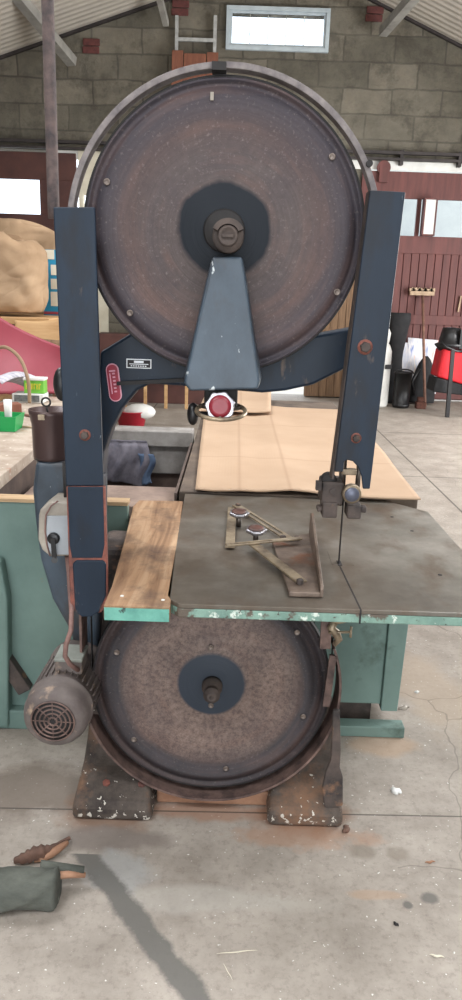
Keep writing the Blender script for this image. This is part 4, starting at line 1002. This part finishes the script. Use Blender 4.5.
# big beige sack
def sackring(t_, cx0, cx1, Y, z0, z1, dep, seed, n=40):
    r_ = random.Random(seed); out = []
    return out
def sack(name, px_l, px_r, py_t, py_b, Y, dep, mat_, label, seed, slope_=0, taper=.0):
    zt_, zb_ = P((px_l+px_r)/2, py_t, Y).z, SZ+.035
    xl, xr = P(px_l, (py_t+py_b)/2, Y).x, P(px_r, (py_t+py_b)/2, Y).x
    cx, hwid = (xl+xr)/2, (xr-xl)/2; rings = []; N = 56; K = 26
    for i in range(K+1):
        t_ = i/K; z = zb_+(zt_-zb_)*t_
        prof = min(1, (math.sin(min(t_*7, PI/2)))*.14+.86)*(1 if t_ < .86 else 1-(t_-.86)*1.6)
        ring = []
        for k in range(N):
            a_ = 2*PI*k/N; ca, sa = math.cos(a_), math.sin(a_)
            sx = math.copysign(abs(ca)**.55, ca); sy = math.copysign(abs(sa)**.6, sa)
            wr = .012*math.sin(9*t_+4*a_+seed)+.022*abs(math.sin(8*t_+5*sx+seed))+.018*abs(math.sin(13*t_-7*sx+2*seed))+.012*abs(math.sin(19*t_+3*sx*sx*4))
            zz_ = z+(slope_*sx*hwid+.04*math.sin(5*sx+seed))*t_
            ring.append((cx+sx*hwid*prof*(1+.3*wr), Y+dep/2+sy*dep/2*prof*(1+wr*2.2), zz_+.03*wr*5*(1 if .1 < t_ < .95 else 0)))
        rings.append(ring)
    return MB().loft(rings).build(name, mat_, label=label, cat='sack')
sack('fabric_sack', -50, 37, 234, 317, 6.1, .5, M['sackcrease'], 'big creased beige fabric sack standing behind the red sheet', 1.0, -.03)
def drape(u_, v_):
    p = P(-30+84*u_, 205+28*u_+4*math.sin(u_*6), 6.9); p.y += .1*math.sin(u_*8+v_*5); return p-Vector((0, 0, (p.z-SZ-.01)*v_))
MB().surf(drape, 30, 20, .01).build('beige_tarpaulin', M['sackcrease'], label='beige tarpaulin rising behind the beige sack below the left window', cat='tarpaulin')
# cyan poster board with pale squares
Yc = 6.75
cb_ = MB(); pxb(cb_, 44, 250, 64, 316, Yc, Yc+.03); cb_.box((P(46, 300, Yc).x, Yc+.005, SZ+.002), (P(62, 300, Yc).x, Yc+.025, P(50, 320, Yc).z)); cy = cb_.build('poster_board', M['cyan'], label='cyan blue board with a column of pale squares beside the beige sack', cat='board')
m = MB()
for y0_, y1_ in ((265, 275), (279, 289), (292, 306)): pxb(m, 51, y0_, 60, y1_, Yc-.004, Yc)
m.build('pale_square', M['cream'], cy)
m = MB(); pxb(m, 44, 250, 54, 259, Yc-.004, Yc); m.build('pale_corner', M['cream'], cy)
m = MB(); pxb(m, 44, 312, 62, 314, Yc-.004, Yc); m.build('pink_stripe', M['red'], cy)

# ================================================================== FAR BACKGROUND
# terracotta planks and ladder against the back wall
for (xa_, xb_, yt) in ((172, 184, 50), (184, 207, 53), (207, 219, 52)):
    a = P(xa_, yt, YW-.18); b = P(xb_, yt, YW-.18)
    MB().quadbox([(a.x, YW-.75, 0), (b.x-.01, YW-.75, 0), (b.x-.01, YW-.70, 0), (a.x, YW-.70, 0), (a.x, YW-.18, a.z), (b.x-.01, YW-.18, a.z), (b.x-.01, YW-.13, a.z), (a.x, YW-.13, a.z)]).build(
        'leaning_plank', M['plank'], label={172: 'leftmost terracotta plank leaning high on the back wall', 184: 'widest terracotta plank, in the middle of the three on the back wall', 207: 'rightmost terracotta plank, nearest the high window'}[xa_], cat='plank', group='terracotta planks against the back wall', bevel=.004)
ld = thing('ladder', (-.6, YW-.1, 0), 'pale aluminium ladder standing against the back wall behind terracotta planks', 'ladder')
for px in (177, 215.5):
    a = P(px, 16, YW-.07); MB().box((a.x-.022, YW-.10, 0), (a.x+.022, YW-.04, a.z)).build('rail', M['alu'], ld)
xa_, xb_ = P(177, 16, YW-.07).x, P(215.5, 16, YW-.07).x
for z in [P(196, 40, YW-.07).z-.62*k for k in range(0, 8)]:
    MB().box((xa_, YW-.09, z-.022), (xb_, YW-.05, z+.022)).build('rung', M['alu'], ld)
# white gas heater / canister behind the right guard
c = Z(386, 405); cy_ = 11.0
q = P(386, 405, cy_)
hx0, hx1 = P(366, 380, cy_).x, P(392, 380, cy_).x; zt_ = P(386, 342, cy_).z
ch = thing('white_canister', ((hx0+hx1)/2, cy_+.15, 0), 'white dented canister with a dark slot partly hidden by the right blade guard', 'canister')
r0 = (hx1-hx0)/2
zb_ = max(0.0, P(386, 404, cy_).z)
MB().lathe([(r0*.92, 0), (r0, .03), (r0, zt_*.85), (r0*.8, zt_*.95), (r0*.45, zt_), (0, zt_)], ((hx0+hx1)/2, cy_+r0, 0), (0, 0, 1), 40).build('body', M['white'], ch)
m = MB(); pxb(m, 385, 365, 392, 369, cy_-.0, cy_+.1); m.build('slot', M['blackplastic'], ch)
q = P(387, 333, cy_+r0); MB().lathe([(.03, -.20), (.05, -.1), (.06, .0), (.03, .06), (0, .08)], q, (0, 0, 1), 16).build('valve', M['white'], ch)
# black rolled tarpaulin
Yq = 11.55
a, b = P(403, 402, Yq), P(402, 313, Yq)
m = MB(); N = 24; rings = []
for i in range(13):
    t_ = i/12; z = b.z*t_; rr = .15+.02*math.sin(t_*9)+(.02 if t_ > .9 else 0)
    rings.append([(b.x-.02+rr*(1+.08*math.sin(5*k/N*2*PI))*math.cos(2*PI*k/N)-.04*(1-t_), Yq+.1+rr*math.sin(2*PI*k/N), z) for k in range(N)])
m.loft(rings).build('rolled_tarpaulin', M['charcoal'], label='tall black rolled tarpaulin standing against the red-brown doors', cat='tarpaulin')
# printed sheets leaning on the door
def sheet(px, Y, lab, lean):
    pts = [P(x, y, Y) for x, y in px]; zb_ = .02
    pts = [Vector((p.x, Y+(lean*(p.z)/1.2), max(p.z, zb_))) for p in pts]
    MB().prism(pts, (0, .02, 0)).build('printed_sheet', M['printed'], label=lab, cat='panel', group='printed panels leaning on the doors')
sheet([(410, 338), (443, 341), (436, 394), (408, 392)], 11.7, 'large pale printed panel with blue and red patterns behind the broom', .15)
sheet([(401, 343), (409, 343), (409, 375), (400, 376)], 11.66, 'narrow pale printed panel beside the black roll', .12)
# black bucket stool
q = Z(402, 401); Yk = 11.1
q0, q1_ = P(393, 390, Yk).x, P(411, 390, Yk).x
bs = thing('black_bucket', ((q0+q1_)/2, Yk, 0), 'black plastic bucket standing on the floor between canister and broom', 'bucket')
rb = (q1_-q0)/2; zt_ = P(400, 373, Yk).z
MB().lathe([(rb*.85, 0), (rb, .05), (rb*.9, .06), (rb*.95, zt_), (rb*1.05, zt_), (rb*1.0, zt_+.02), (rb*.85, zt_+.02), (rb*.8, zt_-.08), (0, zt_-.08)], ((q0+q1_)/2, Yk, 0), (0, 0, 1), 32).build('body', M['blackplastic'], bs)
m = MB().tube([((q0+q1_)/2+rb*math.cos(t), Yk-.05, zt_+rb*.45*math.sin(t)) for t in [PI*k/16 for k in range(17)]], .012, 8); m.build('handle', M['blackplastic'], bs)
# black rucksack behind the broom
Yk = 11.55
c = P(423, 380, Yk)
bg = thing('black_rucksack', (c.x, Yk, 0), 'black pointed rucksack slumped against the printed panel behind the broom', 'bag')
rings = []
zt_ = P(424, 356, Yk).z
for i in range(15):
    t_ = i/14; w_ = .19*(1-t_**1.8)**.6+.012; w_ = max(w_, .02)
    rings.append([(c.x+.02*t_+w_*math.cos(2*PI*k/24)*(1+.06*math.sin(3*k)), Yk+w_*.6*math.sin(2*PI*k/24), .03+(zt_-.03)*t_) for k in range(24)])
MB().loft(rings).build('body', M['charcoal'], bg)
MB().tube([(c.x-.14, Yk-.13, .15), (c.x-.2, Yk-.16, .35), (c.x-.1, Yk-.13, .55)], .018, 8).build('strap', M['blackplastic'], bg)
# broom standing head up against the door
Yk = 11.5
hd = P(423, 291.5, YW-.12)
br_ = thing('push_broom', (hd.x, Yk, 0), 'wooden push broom standing head up against the red-brown doors', 'broom')
l_, r_ = P(409.5, 293, YW-.12), P(434, 294, YW-.12)
MB().box((l_.x, YW-.16, l_.z-.03), (r_.x, YW-.09, l_.z+.03)).build('broom_head', M['broomwood'], br_, bevel=.006)
m = MB()
for k in range(26):
    x = l_.x+(r_.x-l_.x)*(k+.5)/26; m.bar((x, YW-.125, l_.z+.03), (x+.03*math.sin(k), YW-.125, l_.z+.07+.012*math.sin(k*2.3)), .03, .05, (0, 1, 0))
m.build('bristles', M['broomwood'], br_)
ft = P(425.5, 402, 11.15); ft.z = .012
MB().cyl(ft, (hd.x, YW-.125, l_.z-.028), .021).build('handle', M['handlewood'], br_)
q = P(421, 402, 11.2)
MB().box((q.x-.11, q.y-.20, 0), (q.x+.03, q.y-.08, .10)).box((q.x-.09, q.y-.18, .10), (q.x+.0, q.y-.10, .17)).build('brush_head', M['brush'], label='brown scrubbing brush head on the floor at the foot of the broom', cat='brush', bevel=.01)
# red and black armchair with a black steel leg at the right edge
Yk = 10.4
rc = thing('trolley', P(455, 400, Yk)*1, 'red and black kettle-shaped trolley on black legs at the right edge', 'trolley')
rc.location.z = 0
m = MB().ppoly([(443, 349), (468, 352), (468, 386), (437, 377)], Yk, Yk+.4); m.build('red_panel', M['vividred'], rc, bevel=.03, seg=3)
m = MB().ppoly([(436.5, 377.5), (468, 386.5), (468, 396), (433, 392)], Yk-.005, Yk+.42); m.build('black_base', M['charcoal'], rc, bevel=.02)
c = P(453, 345, Yk)
m = MB().lathe([(.02, -.12), (.14, -.09), (.2, -.02), (.21, .0), (.16, .02), (.14, .12), (.12, .22), (0, .23)], (c.x, Yk+.15, c.z), (0, 0, 1), 32); m.build('black_lid', M['blackplastic'], rc)
m = MB().tube([P(441, 341, Yk-.05), P(446, 347, Yk-.08), P(456, 351, Yk-.06), P(468, 352, Yk)], .014, 8); m.build('rim', M['blackplastic'], rc)
for px in (447.5, 475):
    a = P(px, 409, Yk-.1); t_ = P(px+5, 350, Yk-.1); MB().bar((a.x, Yk-.12, 0), (t_.x, Yk-.12, t_.z), .05, .05, (0, 1, 0)).build('leg', M['blackplastic'], rc)
m = MB(); pxb(m, 459, 330, 470, 349, Yk-.03, Yk+.02); m.build('black_frame', M['blackplastic'], rc)

# bucket with a white sack seen under the arm; trestle beyond
q = Z(133, 425); Yk = 8.6
bx_ = P(118, 415, Yk).x, P(152, 415, Yk).x
cx, rr = sum(bx_)/2, (bx_[1]-bx_[0])/2; z0, z1 = 0, .34
bk2 = thing('red_basin', (cx-.05, Yk, 0), 'red basin with a pale sack lying over it, seen through the saw frame', 'basin')
z1 = P(135, 409, Yk).z
MB().lathe([(rr*.7, 0), (rr*.95, z1*.9), (rr*1.0, z1*.9), (rr*.95, z1*.93), (rr*.66, .02), (0, .02)], (cx-.04, Yk, 0), (0, 0, 1), 36).build('body', M['bucketred'], bk2)
MB().blob((cx+.05, Yk, z1-.03), (rr*.95, rr*.7, .09), 24, 12, .10, 5).build('pale_sack', M['white'], bk2)
st = thing('wooden_trestle', P(160, 392, 10.4)*1, 'pale wooden trestle with thin legs by the back wall, seen under the saw arm', 'trestle'); st.location.z = 0
xa_, xb_ = P(110, 392, 11.2).x, P(196, 392, 11.2).x
MB().box((xa_, 10.2, .56), (xb_, 10.6, .61)).build('top', M['rawplank'], st)
for k in range(5):
    x = xa_+.08+(xb_-xa_-.16)*k/4; MB().box((x-.02, 10.22, 0), (x+.02, 10.27, .56)).build('leg', M['tan'], st)
MB().box((xa_-.1, 10.7, 0), (xb_+.3, 11.1, .95)).build('dark_crate', M['doordark'], label='dark brown crate behind the wooden trestle at the back wall', cat='crate', bevel=.01)

# ================================================================== THINGS ON THE FLOOR
# mossy log with a split end
lp = [Z(-70, 908), Z(-20, 906), Z(20, 904), Z(45, 903), Z(59, 901)]
rr = [.058, .057, .054, .052, .042]
m = MB(); rings = []
for i, (p, r_) in enumerate(zip(smooth_path([Vector((q.x, q.y, 0)) for q in lp], 5), [.052]*21)):
    t_ = i/20; r_ = .052-.005*t_-(.010 if i == 20 else 0); c = Vector((p.x, p.y, r_*.92))
    rings.append([c+Vector((0, math.cos(2*PI*k/28), math.sin(2*PI*k/28)))*r_*(1+.10*math.sin(3*2*PI*k/28+i*.5)+.05*math.sin(7*2*PI*k/28+i)) for k in range(28)])
lg_ = m.loft(rings).build('log', M['bark'], label='dark mossy log lying on the floor at the lower left edge', cat='log')
a, b = Z(50, 876, .055), Z(85, 875, .035)
MB().tube([a, (a+b)/2+Vector((0, 0, .004)), b], [.011, .010, .007], 8).build('split_heartwood', M['heart'], lg_)
a, b = Z(40, 868, .065), Z(84, 870, .045)
MB().tube([a, b], [.020, .010], 8).build('bark_strip', M['bark'], lg_)
# bark splinter
sp_ = [Z(14, 861, .012), Z(26, 858, .02), Z(38, 853, .024), Z(50, 850, .02), Z(60, 843, .018), Z(70, 838, .012)]
spo = MB().tube(smooth_path(sp_), [.006+.014*math.sin(PI*min(1, (k+1)/24))*(1+.25*math.sin(k*1.9)) for k in range(31)], 5, flat=.55).build('bark_splinter', M['splinter'], label='long brown splinter of bark lying behind the mossy log', cat='splinter')
MB().tube(smooth_path([Z(34, 861, .01), Z(48, 856, .014), Z(60, 848, .02), Z(68, 842, .018)]), [.004+.008*math.sin(PI*(k+1)/20) for k in range(19)], 5, flat=.6).build('pale_heartwood', M['heart'], spo)
def smallbit(nm, px, py, L, w_, h_, a_, mt, lab, cat, grp=None):
    c = Z(px, py, h_/2); c.z = h_/2+.0005; d_ = Vector((math.cos(a_), math.sin(a_), 0)); m = MB()
    N = 8; path = [c+d_*L*(k/N-.5)+Vector((-d_.y, d_.x, 0))*w_*.25*math.sin(k*1.3) for k in range(N+1)]
    m.tube(path, [max(.15, math.sin(PI*(k+.6)/(N+1.2)))*w_/2 for k in range(N+1)], 8, flat=1).build(nm, M[mt], label=lab, cat=cat, group=grp)
smallbit('wood_chip', 346, 829, .034, .018, .012, 1.2, 'splinter', 'brown wood chip lying beside the right foot of the saw', 'wood chip')
smallbit('white_scrap', 396, 791, .034, .022, .01, -.5, 'white', 'white scrap of plaster on the floor right of the saw', 'scrap')
smallbit('wood_shaving', 237, 952, .10, .003, .003, .15, 'cream', 'thin pale stick on the floor near the bottom of the photo, left of it', 'shaving')
bpy.data.objects['wood_shaving']['label'] = 'long thin pale sliver on the floor near the bottom centre'
smallbit('wood_shaving', 228, 972, .05, .002, .002, -1.1, 'cream', 'thin sliver lying just below the long pale sliver', 'shaving')
smallbit('wood_shaving', 437, 956, .035, .006, .004, -.15, 'cream', 'short pale sliver on the floor near the lower right corner', 'shaving')
smallbit('wood_shaving', 430, 862, .03, .007, .005, .2, 'heart', 'orange wood shaving right of the twin oil stains', 'shaving')
smallbit('leaf_scrap', 404, 708, .05, .02, .006, .5, 'beige', 'pale curled scrap on the floor beside the green cabinet', 'scrap')
smallbit('white_scrap', 417, 692, .02, .012, .006, .3, 'white', 'small white flake right of the green cabinet', 'scrap')
smallbit('dark_chip', 396, 924, .016, .008, .005, -.8, 'dark', 'small dark chip on the floor at the lower right', 'wood chip')
rn = random.Random(11)

# ================================================================== LIGHT
wd_ = bpy.data.worlds.new('world'); sc.world = wd_; wd_.use_nodes = True
bgn = wd_.node_tree.nodes['Background']; bgn.inputs[0].default_value = (.86, .93, 1, 1); bgn.inputs[1].default_value = 3.2
def area(name, loc, rot, sx, sy, e, col=(1, 1, 1)):
    l = bpy.data.lights.new(name, 'AREA'); l.shape = 'RECTANGLE'; l.size = sx; l.size_y = sy; l.energy = e; l.color = col
    o = bpy.data.objects.new(name, l); COL.objects.link(o); o.location = loc; o.rotation_euler = rot; return o
area('rear_fill', (.2, YB-.05, 2.0), (PI/2, 0, 0), 5.4, 3.4, 95, (1, .97, .93))  # added fill lamp in the unseen rear opening, behind the camera
area('side_doorway_daylight', (XR-.02, 7.4, 1.7), (PI/2, 0, PI/2), 4.2, 3.0, 520, (1, .98, .95))
for x, y in ((-2.4, -1.4), (2.7, -1.4), (-2.4, 3.4), (2.7, 3.4)):
    sl = math.atan(.375)*(1 if x > 0 else -1)
    area('roof_fill', (x, y, roof_z(x)+.03), (0, sl, 0), 2.3, 1.5, 150, (.97, .98, 1))  # added fill lamps set in the made-up roof openings
sc.view_settings.view_transform = 'Standard'; sc.view_settings.look = 'None'; sc.view_settings.exposure = 0; sc.view_settings.gamma = 1
sc.view_settings.use_curve_mapping = False
sc.cycles.use_denoising = True
